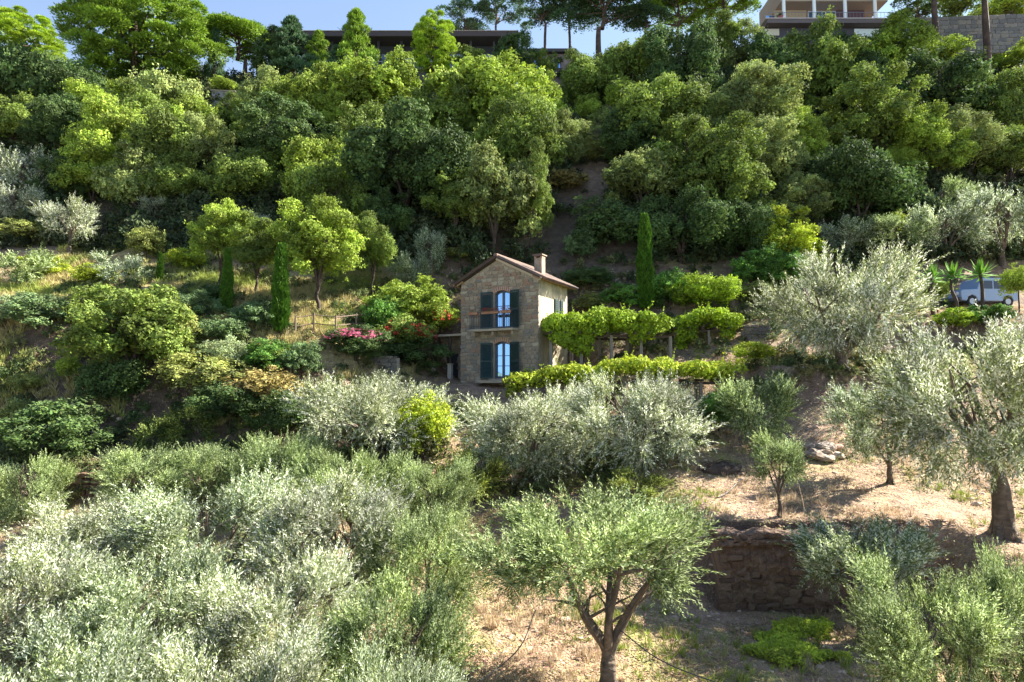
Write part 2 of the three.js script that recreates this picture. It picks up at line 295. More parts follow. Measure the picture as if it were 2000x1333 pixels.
const pineLimbs = [0, 1].map((v) => {
  const gs = [];
  for (let k = 0; k < 16; k++) { const a = k * 2.4 + v, y = rr(-0.9, 0.3), r = rr(0.5, 0.9), end = V(Math.cos(a) * r, y + rr(0.2, 0.5), Math.sin(a) * r); gs.push(tube([V(0, y - 0.1, 0), V(end.x * 0.5, y + 0.12, end.z * 0.5), end], 0.024, 0.006, 6, 5)); }
  gs.push(tube([V(0, -1.05, 0), V(0.04, -0.3, 0.02), V(0, 0.6, 0)], 0.055, 0.012, 8, 7));
  return mergeGeometries(gs);
});
const trunkGeos = [0, 1, 2, 3].map((v) => {
  const b = [V(0, -0.12, 0), V(rr(-0.1, 0.1), 0.25, rr(-0.08, 0.08)), V(rr(-0.14, 0.14), 0.6, rr(-0.1, 0.1)), V(0, 1, 0)];
  return tube(b, 1, 0.55, 9, 10, 0.14);
});
// trunkGeos have radius 1 round a bent line of height 1: the radius is set for each tree
const trunkCache = {};
function trunkOf(h, r, wob = 0.5) {
  const key = h.toFixed(1) + '_' + r.toFixed(2) + wob;
  return trunkCache[key] ??= tube([V(0, -0.35, 0), V(0, 0, 0), V(rr(-0.12, 0.12) * h * wob, h * 0.35, rr(-0.1, 0.1) * h * 0.5), V(rr(-0.14, 0.14) * h * wob, h * 0.7, rr(-0.1, 0.1) * h * wob), V(0, h, 0)], r * 1.25, r * 0.7, 10, 9, 0.16);
}
// trunk that forks, and its limbs, for the nearer olives: from the foot (0,0,0) into a crown of half sizes rx, ry round (dx, cy)
function forked(r, dx, cy, rx, ry, fk = 0.62) {
  const fork = Math.max(0.5, (cy - ry * 0.75) * fk), top = V(dx * 0.18 + rr(-0.08, 0.08), fork, rr(-0.08, 0.08));
  const trunk = mergeGeometries([tube([V(0, -0.4, 0), V(0, 0.02, 0), V(top.x * 0.2 + rr(-0.05, 0.05), fork * 0.5, 0.03), top], r * 1.3, r * 0.7, 10, 12, 0.2), ...[0, 1, 2, 3, 4].map((k) => { const a = k * 1.3; return tube([V(Math.cos(a) * r * 2.2, -0.25, Math.sin(a) * r * 2.2), V(Math.cos(a) * r * 1.2, 0.05, Math.sin(a) * r * 1.2), V(Math.cos(a) * r * 0.5, fork * 0.5, Math.sin(a) * r * 0.5)], r * 0.42, r * 0.3, 6, 7, 0.15); })]);
  const gs = [];
  for (let k = 0; k < 5; k++) {
    const a = k * 2.4 + 0.3, reach = rr(0.35, 0.62), end = V(dx + Math.cos(a) * rx * reach, cy + ry * rr(0.05, 0.5), Math.sin(a) * rx * reach * 0.9), m1 = top.clone().lerp(end, 0.35).add(V(rr(-0.12, 0.12), rr(-0.1, 0.1), rr(-0.12, 0.12))), m2 = top.clone().lerp(end, 0.7).add(V(rr(-0.15, 0.15), 0.1, rr(-0.15, 0.15)));
    gs.push(tube([top.clone().setY(top.y - r * 1.6), top.clone().lerp(m1, 0.08), m1, m2, end], r * rr(0.58, 0.72), r * 0.1, 12, 8, 0.16));
    for (const b of [m1, m2]) for (let j = 0; j < 2; j++) { const e = b.clone().add(V(rr(-0.35, 0.35) * rx, rr(0.15, 0.5) * ry, rr(-0.35, 0.35) * rx)); gs.push(tube([b, b.clone().lerp(e, 0.5).add(V(rr(-0.1, 0.1), 0.05, rr(-0.1, 0.1))), e], r * 0.24, r * 0.05, 7, 6, 0.12)); }
  }
  return [trunk, mergeGeometries(gs)];
}
// one tree from the photograph: middle px, top and bottom rows of its crown, width, row where it stands
const NM = { oak: 'broadleaf_tree', round: 'broadleaf_tree', olive: 'olive_tree', oliveM: 'olive_tree', umbrella: 'pine_tree', dome: 'pine_tree', open: 'pine_tree', conifer: 'conifer_tree', shrub: 'shrub', wisp: 'shrub' };
const CAT = { broadleaf_tree: 'tree', olive_tree: 'olive tree', pine_tree: 'pine tree', conifer_tree: 'conifer', shrub: 'shrub' };
const picks = {};
function tree(kind, mat, px, top, bot, w, base, label, o = {}) {
  const p = o.d ? at(px, base, o.d) : hit(px, base), d = -p.z, tp = o.trunk ? at(o.trunk, base, d) : p;
  const y0 = ground(tp.x, tp.z), yt = at(px, top, d).y, yb = at(px, bot, d).y, rx = w / F * d / 2 * (o.grow || 1), cy = (yt + yb) / 2 - y0, ry = Math.max(0.2, (yt - yb) / 2);
  const name = o.name || NM[kind], g = thing(name, V(tp.x, y0, tp.z), 0, label, o.cat || CAT[name], o.group);
  let stretch = 1, use = kind;
  if ((kind === 'oak' || kind === 'round') && ry / rx > 1.22) { stretch = kind === 'oak' ? 1.6 : 1.55; use = kind + 'Tall'; } else if (kind === 'oak' && ry / rx < 0.78) { stretch = 0.68; use = 'oakWide'; }
  if (/olive/.test(kind)) { stretch = 1.12; if (ry / rx < 0.8) { stretch = 0.8; use = kind + 'Wide'; } }
  const set = CR[use], k = picks[use] = ((picks[use] ?? -1) + 1), dx = p.x - tp.x;
  const crown = part(name === 'shrub' ? 'foliage' : 'crown', set[k % set.length], LM[mat], g, V(dx, cy, 0));
  crown.scale.set(/olive/.test(kind) ? rx * 0.97 : rx, ry / stretch, Math.min(rx, ry * (o.z || 1.8))); crown.rotation.y = o.turn ?? rr(0, 6.28);
  const pine = kind === 'umbrella' || kind === 'dome' || kind === 'open' || kind === 'conifer', shrub = name === 'shrub';
  const bm = pine ? barkPine : /olive/.test(kind) ? bark : barkDark;
  if (/olive/.test(kind) && d < 34) { const [tg, lg] = forked(o.r ?? clamp(rx * 0.06, 0.07, 0.3), dx, cy, rx, ry, o.fork); part('trunk', tg, bark, g); part('limbs', lg, bark, g); return g; }
  const foot = Math.max(0.15, cy - ry * (shrub ? 0.5 : 0.85));
  if (kind !== 'conifer' || foot > 0.3) part(shrub ? 'stem' : 'trunk', trunkOf(foot, o.r ?? (shrub ? 0.04 : clamp(rx * 0.055, 0.06, 0.5)), pine ? 0.12 : 0.5), bm, g);
  if (!shrub) { const lg = pine ? pineLimbs : limbGeos, l = part('limbs', lg[k % lg.length], bm, g, V(dx * 0.5, foot + (ry * 0.98) * 0.86, 0)); l.scale.set(rx * 0.9, ry * 0.86, Math.min(rx, ry * 1.5) * 0.9); }
  return g;
}
// ------------------------------------------------------------------ the stone house
const stoneTones = [[0.5, 0.39, 0.285], [0.42, 0.345, 0.27], [0.56, 0.46, 0.345], [0.48, 0.32, 0.235], [0.35, 0.32, 0.28], [0.62, 0.54, 0.42]].map((c) => std(...c, { map: stoneMap, bumpMap: stoneBump, bumpScale: 0.02 }));
const stoneGeos = [0, 1, 2, 3, 4, 5].map(() => {
  const g = new RoundedBoxGeometry(1, 1, 1, 1, 0.13), p = g.attributes.position, j = {};
  for (let k = 0; k < p.count; k++) { const s = [p.getX(k) > 0, p.getY(k) > 0, p.getZ(k) > 0].join(), q = j[s] ??= [rr(-0.09, 0.09), rr(-0.09, 0.09), rr(-0.06, 0.06)]; p.setXYZ(k, p.getX(k) + q[0], p.getY(k) + q[1], p.getZ(k) + q[2]); }
  g.computeVertexNormals(); return g;
});
// stones in uneven courses on a wall face in the local plane z = 0, from x0 to x1, y0 to y1; hole(x, y, w, h) leaves openings out
function courses(x0, x1, y0, y1, hMin, hMax, wMin, wMax, hole) {
  const out = [];
  for (let y = y0; y < y1 - 0.05;) {
    const h = Math.min(rr(hMin, hMax), y1 - y);
    for (let x = x0; x < x1 - 0.03;) {
      let w = Math.min(rr(wMin, wMax), x1 - x); if (x1 - x - w < wMin * 0.5) w = x1 - x;
      const hy = h * rr(0.86, 1.04);
      if (!hole || !hole(x + w / 2, y + h / 2, w, h)) out.push([x + w / 2, y + h / 2, w - 0.02, hy - 0.018]);
      x += w;
    }
    y += h;
  }
  return out;
}
function layStones(list, parent, place, depth, most = 300, name = 'stone', tones = stoneTones) {
  list.sort((a, b) => b[2] * b[3] - a[2] * a[3]);
  const rest = [];
  list.forEach((s, k) => {
    const m = new THREE.Mesh(stoneGeos[Math.floor(rnd() * 6)], tones[Math.floor(rnd() * tones.length)]);
    place(m, s); m.scale.set(s[2], s[3], depth * rr(0.85, 1.25)); m.rotateZ(rr(-0.03, 0.03) * (depth > 0.2 ? 3 : 1)); if (depth > 0.2) m.position.z += rr(-0.05, 0.05);
    if (k < most) { m.name = name; m.castShadow = m.receiveShadow = true; parent.add(m); }
    else { m.updateMatrix(); rest.push(m.geometry.clone().applyMatrix4(m.matrix)); }
  });
  if (rest.length) part('stones', mergeGeometries(rest), tones[1], parent).userData.kind = 'stuff';
}
const box = (w, h, d, x = 0, y = 0, z = 0) => new THREE.BoxGeometry(w, h, d).translate(x, y, z);
const rbox = (w, h, d, x = 0, y = 0, z = 0, r = 0.015) => new RoundedBoxGeometry(w, h, d, 1, r).translate(x, y, z);
const woodGreen = std(0.012, 0.036, 0.036, { roughness: 0.6 }), woodDark = std(0.06, 0.04, 0.03), ironM = std(0.05, 0.06, 0.08, { roughness: 0.5, metalness: 0.6 });
const mortar = std(0.56, 0.49, 0.4, { map: stoneMap, bumpMap: stoneBump, bumpScale: 0.015 }), plaster = std(0.78, 0.66, 0.5, { map: stoneMap, bumpMap: stoneBump, bumpScale: 0.01 });
const slabM = std(0.55, 0.47, 0.37, { map: stoneMap, bumpMap: stoneBump, bumpScale: 0.01 }), terracotta = std(0.34, 0.17, 0.1), tileM = [[0.13, 0.085, 0.065], [0.16, 0.1, 0.075], [0.1, 0.075, 0.065]].map((c) => std(...c));
const glassM = new THREE.MeshPhysicalMaterial({ color: lin(0.3, 0.5, 0.82), roughness: 0.04, metalness: 0.92 });
const whiteM = std(0.75, 0.72, 0.66);
const HW = 5.3, HD = 4.1, EAVE = 5.98, APEX = 7.3;
{
  const TH = 28.8 * Math.PI / 180, fr = V(1.52, 0.05, -35), ux = V(Math.cos(TH), 0, Math.sin(TH)), uz = V(-Math.sin(TH), 0, Math.cos(TH));
  const pos = fr.clone().addScaledVector(ux, -HW / 2);
  const h = thing('stone_house', pos, -TH, 'small two storey stone house with green shutters and tiled gable roof', 'house');
  // openings: door centres at x = 0.25, arched heads
  const DW = 1.12, DX = 0.25, doors = [[0.16, 2.22], [3.12, 2.3]];
  const shape = new THREE.Shape([new THREE.Vector2(-HW / 2, -1.2), new THREE.Vector2(HW / 2, -1.2), new THREE.Vector2(HW / 2, EAVE), new THREE.Vector2(0, APEX), new THREE.Vector2(-HW / 2, EAVE)]);
  for (const [y, hh] of doors) {
    const p = new THREE.Path(), a = DW / 2; p.moveTo(DX - a, y); p.lineTo(DX + a, y); p.lineTo(DX + a, y + hh - 0.22); p.quadraticCurveTo(DX + a * 0.7, y + hh, DX, y + hh); p.quadraticCurveTo(DX - a * 0.7, y + hh, DX - a, y + hh - 0.22); p.lineTo(DX - a, y); shape.holes.push(p);
  }
  part('front_wall', new THREE.ExtrudeGeometry(shape, { depth: 0.35, bevelEnabled: false, curveSegments: 10 }).translate(0, 0, -0.35), mortar, h);
  part('side_wall', box(0.35, EAVE + 1.1, HD - 0.36, HW / 2 - 0.18, (EAVE - 1.1) / 2 - 0.01, -HD / 2 - 0.18), plaster, h);
  part('side_wall', box(0.35, EAVE + 1.1, HD - 0.36, -HW / 2 + 0.18, (EAVE - 1.1) / 2 - 0.01, -HD / 2 - 0.18), mortar, h);
  const bs = new THREE.Shape([new THREE.Vector2(-HW / 2 + 0.36, -1.2), new THREE.Vector2(HW / 2 - 0.36, -1.2), new THREE.Vector2(HW / 2 - 0.36, EAVE), new THREE.Vector2(0, APEX - 0.12), new THREE.Vector2(-HW / 2 + 0.36, EAVE)]);
  part('rear_wall', new THREE.ExtrudeGeometry(bs, { depth: 0.3, bevelEnabled: false }).translate(0, 0, -HD), mortar, h);
  part('floor', box(HW - 0.72, 0.2, HD - 0.72, 0, 2.95, -HD / 2), woodDark, h);
  // facing stones
  const hole = (x, y, w, hh) => y + hh / 2 > EAVE + (1 - Math.abs(x) / (HW / 2)) * (APEX - EAVE) - 0.2 || doors.some(([dy, dh]) => Math.abs(x - DX) < DW / 2 + w / 2 - 0.02 && y + hh / 2 > dy && y - hh / 2 < dy + dh - 0.02);
  layStones(courses(-HW / 2 - 0.02, HW / 2 + 0.02, -0.4, APEX, 0.15, 0.27, 0.22, 0.52, hole), h, (m, s) => m.position.set(s[0], s[1], 0.0), 0.09, 290);
  // brick arches over the doors
  for (const [dy, dh] of doors) for (let k = -4; k <= 4; k++) { const m = part('brick', rbox(0.11, 0.25, 0.1), std(0.4, 0.25, 0.18), h, V(DX + k * 0.135, dy + dh + 0.09 - 0.011 * k * k, 0.03)); m.rotation.z = -k * 0.07; }
  // doors
  for (const [dy, dh] of doors) {
    const fr2 = new THREE.Shape(); const a = DW / 2; fr2.moveTo(-a, 0); fr2.lineTo(a, 0); fr2.lineTo(a, dh - 0.22); fr2.quadraticCurveTo(a * 0.7, dh, 0, dh); fr2.quadraticCurveTo(-a * 0.7, dh, -a, dh - 0.22); fr2.lineTo(-a, 0);
    for (const s of [-1, 1]) { const q = new THREE.Path(), c = s * a * 0.5, b = a * 0.36, t = dh - 0.22; q.moveTo(c - b, 0.14); q.lineTo(c + b, 0.14); q.lineTo(c + b, s < 0 ? t + 0.1 : t - 0.03); q.lineTo(c - b, s < 0 ? t - 0.03 : t + 0.1); q.lineTo(c - b, 0.14); fr2.holes.push(q); }
    const dr = part('door', new THREE.ExtrudeGeometry(fr2, { depth: 0.06, bevelEnabled: false }), std(0.06, 0.07, 0.1, { roughness: 0.5 }), h, V(DX, dy, -0.22));
    for (const s of [-1, 1]) {
      part('pane', box(a * 0.74, dh - 0.3, 0.012, s * a * 0.5, (dh - 0.3) / 2 + 0.14, 0.02), glassM, dr);
      part('glazing_bar', mergeGeometries([0.75, 1.35].map((y) => box(a * 0.74, 0.035, 0.03, s * a * 0.5, y, 0.035))), std(0.06, 0.07, 0.1), dr);
    }
    part('sill', rbox(DW + 0.3, 0.12, 0.45, DX, dy - 0.06, 0.05), slabM, h);
    // shutters: louvred leaves folded back on the wall
    for (const [s, w, turn] of [[-1, 0.78, 0.12], [1, 0.74, -0.3]]) {
      const g = [], hh = dh - 0.12; for (const x of [0.03, w - 0.03]) g.push(box(0.07, hh, 0.045, x, hh / 2, 0)); for (const y of [0.04, hh * 0.48, hh - 0.04]) g.push(box(w - 0.13, 0.09, 0.045, w / 2, y, 0));
      const sh = part('shutter', mergeGeometries(g), woodGreen, h, V(DX + s * (DW / 2 + 0.03), dy + 0.02, 0.12)); sh.rotation.y = s < 0 ? Math.PI - turn : turn * 1;
      if (s < 0) sh.rotation.y = Math.PI + turn;
      const sl = []; for (let y = 0.1; y < hh - 0.1; y += 0.055) if (Math.abs(y - hh * 0.48) > 0.06) sl.push(new THREE.BoxGeometry(w - 0.13, 0.05, 0.012).rotateX(0.6).translate(w / 2, y, 0));
      part('slats', mergeGeometries(sl), woodGreen, sh).userData.kind = 'stuff';
    }
  }
  // balcony
  const bal = part('balcony', rbox(3.0, 0.14, 0.72, -0.1, 3.0, 0.42), slabM, h);
  for (const x of [-1.4, -0.1, 1.2]) part('bracket', rbox(0.14, 0.24, 0.5, x, 2.81, 0.3), slabM, bal);
  const rg = [], zf = 0.74; for (let x = -1.55; x <= 1.36; x += 0.12) rg.push(box(0.016, 0.95, 0.016, x, 3.56, zf));
  part('balusters', mergeGeometries(rg), ironM, bal).userData.kind = 'stuff';
  part('rail', mergeGeometries([box(2.98, 0.035, 0.035, -0.1, 4.05, zf), box(2.98, 0.025, 0.025, -0.1, 3.13, zf)]), ironM, bal);
  for (const x of [-1.58, 1.38]) { const q = []; for (let z = 0.12; z < 0.72; z += 0.12) q.push(box(0.016, 0.95, 0.016, x, 3.56, z)); q.push(box(0.035, 0.035, 0.65, x, 4.05, 0.4)); part('side_rail', mergeGeometries(q), ironM, bal); }
  // steps in front of the lower door
  part('doorstep', rbox(1.9, 0.16, 0.8, -0.1, -0.02, 0.55), slabM, h);
  // side window with green shutters near the back
  part('window', box(0.04, 1.0, 0.5, HW / 2 + 0.01, 4.45, -2.75), std(0.02, 0.03, 0.04), h);
  for (const z of [-2.35, -3.15]) part('shutter', mergeGeometries([rbox(0.05, 1.1, 0.42, HW / 2 + 0.05, 4.45, z), ...[0, 1, 2, 3, 4, 5, 6, 7].map((k) => box(0.03, 0.06, 0.34, HW / 2 + 0.075, 4.0 + k * 0.125, z))]), woodGreen, h);
  // roof: two slopes, rows of tiles, fascia
  const roof = new THREE.Group(); roof.name = 'roof'; h.add(roof);
  const OV = 0.27, ang = Math.atan2(APEX - EAVE, HW / 2), sl = (HW / 2 + OV) / Math.cos(ang);
  for (const s of [-1, 1]) {
    const deck = part('roof_deck', box(sl, 0.1, HD + 0.75, sl / 2, 0, 0), woodDark, roof, V(0, APEX + 0.07, -HD / 2 + 0.02)); deck.rotation.z = -ang; if (s < 0) { deck.rotation.y = Math.PI; deck.rotation.z = -ang; deck.rotation.order = 'YXZ'; }
    const tiles = [[], [], []];
    for (let z = -HD / 2 - 0.32; z <= HD / 2 + 0.34; z += 0.2) for (let k = 0; k * 0.36 < sl; k++) { const t = new THREE.CylinderGeometry(0.09, 0.105, 0.4, 7, 1, true, -Math.PI / 2, Math.PI).rotateZ(-Math.PI / 2).rotateX(Math.PI / 2 * 0); t.rotateX(-Math.PI / 2 * 0); t.translate(k * 0.36 + 0.2, 0.07 + rr(0, 0.012), z + rr(-0.012, 0.012)); tiles[Math.floor(rnd() * 3)].push(t); }
    tiles.forEach((q, k) => { const m = tileM[k].clone(); m.side = THREE.DoubleSide; part('tiles', mergeGeometries(q), m, deck).userData.kind = 'stuff'; });
    part('gutter', new THREE.CylinderGeometry(0.06, 0.06, HD + 0.75, 8, 1, false).rotateX(Math.PI / 2).translate(sl + 0.05, -0.02, 0), std(0.25, 0.16, 0.1), deck);
    const rf = []; for (let z = -HD / 2 - 0.2; z <= HD / 2 + 0.3; z += 0.5) rf.push(box(0.5, 0.1, 0.08, sl - 0.3, -0.1, z)); part('rafters', mergeGeometries(rf), std(0.3, 0.18, 0.1), deck);
    // sloping cornice of the gable
    const cor = part('cornice', box(sl - 0.02, 0.12, 0.2, sl / 2, -0.115, HD / 2 + 0.13), std(0.5, 0.4, 0.3), deck);
  }
  part('ridge_tile', new THREE.CylinderGeometry(0.13, 0.13, HD + 0.75, 8, 1, false).rotateX(Math.PI / 2), tileM[1], roof, V(0, APEX + 0.17, -HD / 2 + 0.02));
  // chimney on the right-hand slope
  const ch = new THREE.Group(); ch.name = 'chimney'; ch.position.set(HW / 2 - 0.55, 0, -1.3); roof.add(ch);
  part('shaft', rbox(0.5, 1.3, 0.5, 0, 6.7, 0, 0.02), std(0.55, 0.42, 0.32, { map: stoneMap }), ch);
  for (const x of [-0.2, 0.2]) part('pillar', box(0.13, 0.16, 0.44, x, 7.42, 0), std(0.4, 0.27, 0.2), ch);
  part('cap', rbox(0.66, 0.07, 0.66, 0, 7.53, 0, 0.02), std(0.55, 0.4, 0.3), ch);
  part('cap_tile', new THREE.CylinderGeometry(0.34, 0.34, 0.72, 10, 1, false, -Math.PI / 2, Math.PI).rotateX(Math.PI / 2).scale(1, 0.45, 1), tileM[0], ch, V(0, 7.57, 0));
  h.updateMatrixWorld(true);
  // planters with red flowers hung on the balcony rail
  const pots = [[-1.25, 'terracotta flower box with few red blooms at left end of balcony'], [-0.35, 'terracotta flower box beside the left shutter on balcony rail'], [0.2, 'middle flower box of red geraniums before the upper glass door'], [0.95, 'flower box of red geraniums at right end of balcony']];
  pots.forEach(([x, label], k) => {
    const wp = V(x, 4.08, 0.76).applyMatrix4(h.matrixWorld), t = thing('flower_box', wp, -TH, label, 'flower box', 'flower boxes on the balcony rail');
    part('trough', rbox(0.62, 0.16, 0.18, 0, -0.08, 0.06, 0.02), terracotta, t);
    const L = new Leaves(), R = new Leaves(); for (let q = 0; q < 140; q++) leafOn(L, V(rr(-0.3, 0.3), rr(-0.08, 0.16), rr(-0.05, 0.2)), UP, 0.06, 1); for (let q = 0; q < (k === 0 ? 60 : 150); q++) leafOn(R, V(rr(-0.3, 0.3), rr(-0.06, 0.2), rr(-0.02, 0.24)), UP, 0.055, 1);
    part('foliage', L.geo(), LM.oakD, t); part('blooms', R.geo(), LM.redf, t);
  });
  // the low wing on the left
  const wp = V(-HW / 2 - 1.3, 0, -1.6).applyMatrix4(h.matrixWorld); wp.y = -0.1;
  const wng = thing('stone_annex', wp, -TH, 'low stone annex with white posts left of the house', 'annex');
  part('wall', box(2.5, 4, 0.4, 0, 1, -0.35), mortar, wng);
  layStones(courses(-1.25, 1.25, -0.9, 2.95, 0.16, 0.28, 0.25, 0.55, (x, y) => Math.abs(x + 0.5) < 0.5 && y < 2), wng, (m, s) => m.position.set(s[0], s[1], -0.13), 0.1, 150);
  part('door', rbox(0.9, 2, 0.06, -0.5, 1, -0.12), std(0.03, 0.03, 0.04), wng);
  part('roof_slab', rbox(2.9, 0.14, 1.7, -0.1, 3.05, 0.35), slabM, wng);
  for (const x of [-1.25, 0.1]) { const p = part('post', rbox(0.26, 2.0, 0.26, x, 0.2, 1.0), std(0.62, 0.6, 0.58, { map: stoneMap }), wng); part('post_cap', rbox(0.34, 0.08, 0.34, x, 1.24, 1.0), slabM, p); part('post_shaft', rbox(0.12, 1.72, 0.12, x, 2.12, 1.0), woodDark, p); }
}
// ------------------------------------------------------------------ pergolas clad in vine
function slabLeaves(n, w, h, d, size, hang, shoots) {    // heaped clumps of leaves over a roof w x d centred on the origin, trailing lower along the front
  const L = new Leaves(), cs = [];
  for (let x = -w / 2 + 0.3; x <= w / 2 - 0.3; x += 0.62) {
    const fall = 0.55 * Math.pow(Math.abs(x) / (w / 2), 3) + 0.7 * (fbm(x * 0.55 + 12, 4) - 0.5);
    for (const z of [-d / 2 + 0.4, -d * 0.1, d / 2 - 0.45]) cs.push([V(x + rr(-0.25, 0.25), h * 0.12 - fall + rr(-0.18, 0.12), z + rr(-0.25, 0.25)), rr(0.45, 0.85), h * rr(0.3, 0.52), rr(0.4, 0.8), rr(0.7, 1.2)]);
    const m = hang * smooth(fbm(x * 0.5 + 77, 3), 0.3, 0.75) + (Math.abs(x) > w / 2 - 0.7 ? hang * 0.4 : 0);
    for (let y = 0.3; y < m; y += 0.45) cs.push([V(x + rr(-0.25, 0.25), -h * 0.1 - fall - y, d / 2 - 0.45 - y * 0.12 + rr(-0.12, 0.12)), rr(0.3, 0.55), rr(0.25, 0.42), rr(0.22, 0.4), rr(0.6, 1)]);
  }
  for (const [c, rx, ry, rz, tone] of cs) for (let k = 0; k < n / cs.length; k++) {
    const nn = sphereDir(); if (nn.y < -0.2 && rnd() < 0.6) nn.y *= -1; const q = 0.75 + 0.5 * vnoise(nn.x * 3 + c.x * 5 + 40, nn.y * 3 + nn.z * 2 + 40);
    leafOn(L, V(c.x + nn.x * rx * q, c.y + nn.y * ry * q, c.z + nn.z * rz * q), nn, size, tone * rr(0.8, 1.2), 0.8);
  }
  for (let s = 0; s < (shoots || 0); s++) { const c = cs[Math.floor(rnd() * cs.length)][0], b = V(c.x, c.y + 0.2, c.z), dir = V(rr(-0.6, 0.6), rnd() < 0.7 ? 1 : -0.8, rr(-0.2, 0.5)), l = rr(0.3, 0.9); for (let k = 0; k < 14; k++) leafOn(L, b.clone().addScaledVector(dir, l * k / 14), sphereDir(), size * (1.1 - k / 26), 1.05, 0.7); }
  return L.geo();
}
function pergola(a, b, depth, top, thick, hang, mat, n, shoots, label, posts) {
  const mid = a.clone().add(b).multiplyScalar(0.5), w = Math.hypot(b.x - a.x, b.z - a.z), turn = -Math.atan2(b.z - a.z, b.x - a.x), y0 = ground(mid.x, mid.z + depth / 2);
  const t = thing('vine_pergola', V(mid.x, y0, mid.z), turn, label, 'pergola');
  part('vine', slabLeaves(n, w, thick, depth, 0.16, hang, shoots), LM[mat], t, V(0, top - thick / 2 - y0, 0)).rotation.z = Math.atan2(b.y - a.y, w);
  const bm = []; for (let x = -w / 2; x <= w / 2; x += 0.8) bm.push(box(0.09, 0.12, depth, x, 0, 0)); part('rafters', mergeGeometries(bm), woodDark, t, V(0, top - thick - y0, 0));
  for (const z of [-depth / 2 + 0.1, depth / 2 - 0.7]) { part('beam', box(w, 0.14, 0.14, 0, top - thick - 0.14 - y0, z), woodDark, t); for (let k = 0; k <= posts; k++) { const x = -w / 2 + 0.1 + (w - 0.2) * k / posts; part('post', rbox(0.16, top - thick - y0 + 0.6, 0.16, x, (top - thick - y0 - 0.6) / 2 - 0.1, z), std(0.2, 0.17, 0.15), t); } }
}
pergola(at(1066, 640, 35.2), at(1300, 640, 36.2), 3.2, 3.95, 1.2, 1.5, 'vine', 26000, 70, 'flat vine covered pergola against the right side of the house', 4);
pergola(at(1312, 640, 38.4), at(1448, 640, 38.2), 2.4, 4.3, 1.0, 1.5, 'vine', 10000, 24, 'second vine pergola farther right with dark wall beneath', 2);
pergola(at(1000, 752, 32.4), at(1445, 730, 31.2), 2.1, 0.95, 0.85, 0.8, 'yellow', 17000, 55, 'long yellowing vine pergola in front of and below the house', 6);
// ------------------------------------------------------------------ the buildings on the ridge
{
  const p0 = at(762, 163, 88.5), y0 = p0.y, W = 37.5, P = (px) => (px - 762) * 88.5 / F;
  const b = thing('ridge_building', V(p0.x, y0, p0.z), 0, 'long low building with flat dark roof on the ridge', 'building');
  const dk = std(0.05, 0.045, 0.05), pan = std(0.55, 0.62, 0.72), gl = new THREE.MeshPhysicalMaterial({ color: lin(0.12, 0.16, 0.24), roughness: 0.08, metalness: 0.6 });
  part('wall', box(W - 1.4, 8.6, 7, 0, 2, -3.6), dk, b);
  part('base_wall', box(W - 1, 3.4, 0.5, 0, -0.4, 0.9), std(0.2, 0.18, 0.18, { map: stoneMap }), b);
  part('terrace', rbox(W - 0.6, 0.25, 2.0, 0, 1.45, 0.6), std(0.25, 0.2, 0.2), b);
  part('roof', rbox(W + 0.5, 0.75, 10.4, 0, 6.15, -2.6, 0.1), std(0.07, 0.05, 0.05), b);
  part('roof_edge', rbox(W + 0.6, 0.1, 10.5, 0, 6.6, -2.6, 0.03), std(0.4, 0.3, 0.26), b);
  for (let k = 0; k < 11; k++) { const x = -W / 2 + 1.9 + k * 3.4, w = part('window', rbox(2.9, 2.7, 0.12, x, 3.1, 0), std(0.3, 0.32, 0.36), b); for (const s of [-1, 1]) part('pane', box(1.32, 2.5, 0.06, x + s * 0.69, 3.1, 0.05), (k * 2 + (s > 0 ? 1 : 0)) % 3 === 0 ? pan : gl, w); part('pillar', rbox(0.3, 4.4, 0.3, x + 1.7, 3.6, 1.2), dk, b); }
  part('rail', mergeGeometries([box(W - 1, 0.07, 0.05, 0, 2.55, 1.5), box(W - 1, 0.05, 0.05, 0, 2.0, 1.5)]), std(0.5, 0.5, 0.52), b);
}
{
  const p0 = at(1075, 178, 85), t = thing('garden_house', V(p0.x, p0.y, p0.z), 0, 'low wall and dark flat roof among pines right of the long building', 'building');
  part('wall', box(6.4, 6, 4, 0, 2.6, -2), std(0.36, 0.27, 0.25, { map: stoneMap }), t); part('roof', rbox(7.4, 0.5, 5.4, 0, 5.7, -2, 0.06), std(0.06, 0.05, 0.05), t);
  for (const x of [-1.9, 0.9]) { const w = part('window', rbox(1.2, 1.3, 0.1, x, 3.9, 0.03), woodDark, t); part('pane', box(1, 1.1, 0.04, x, 3.9, 0.09), glassM, w); }
}
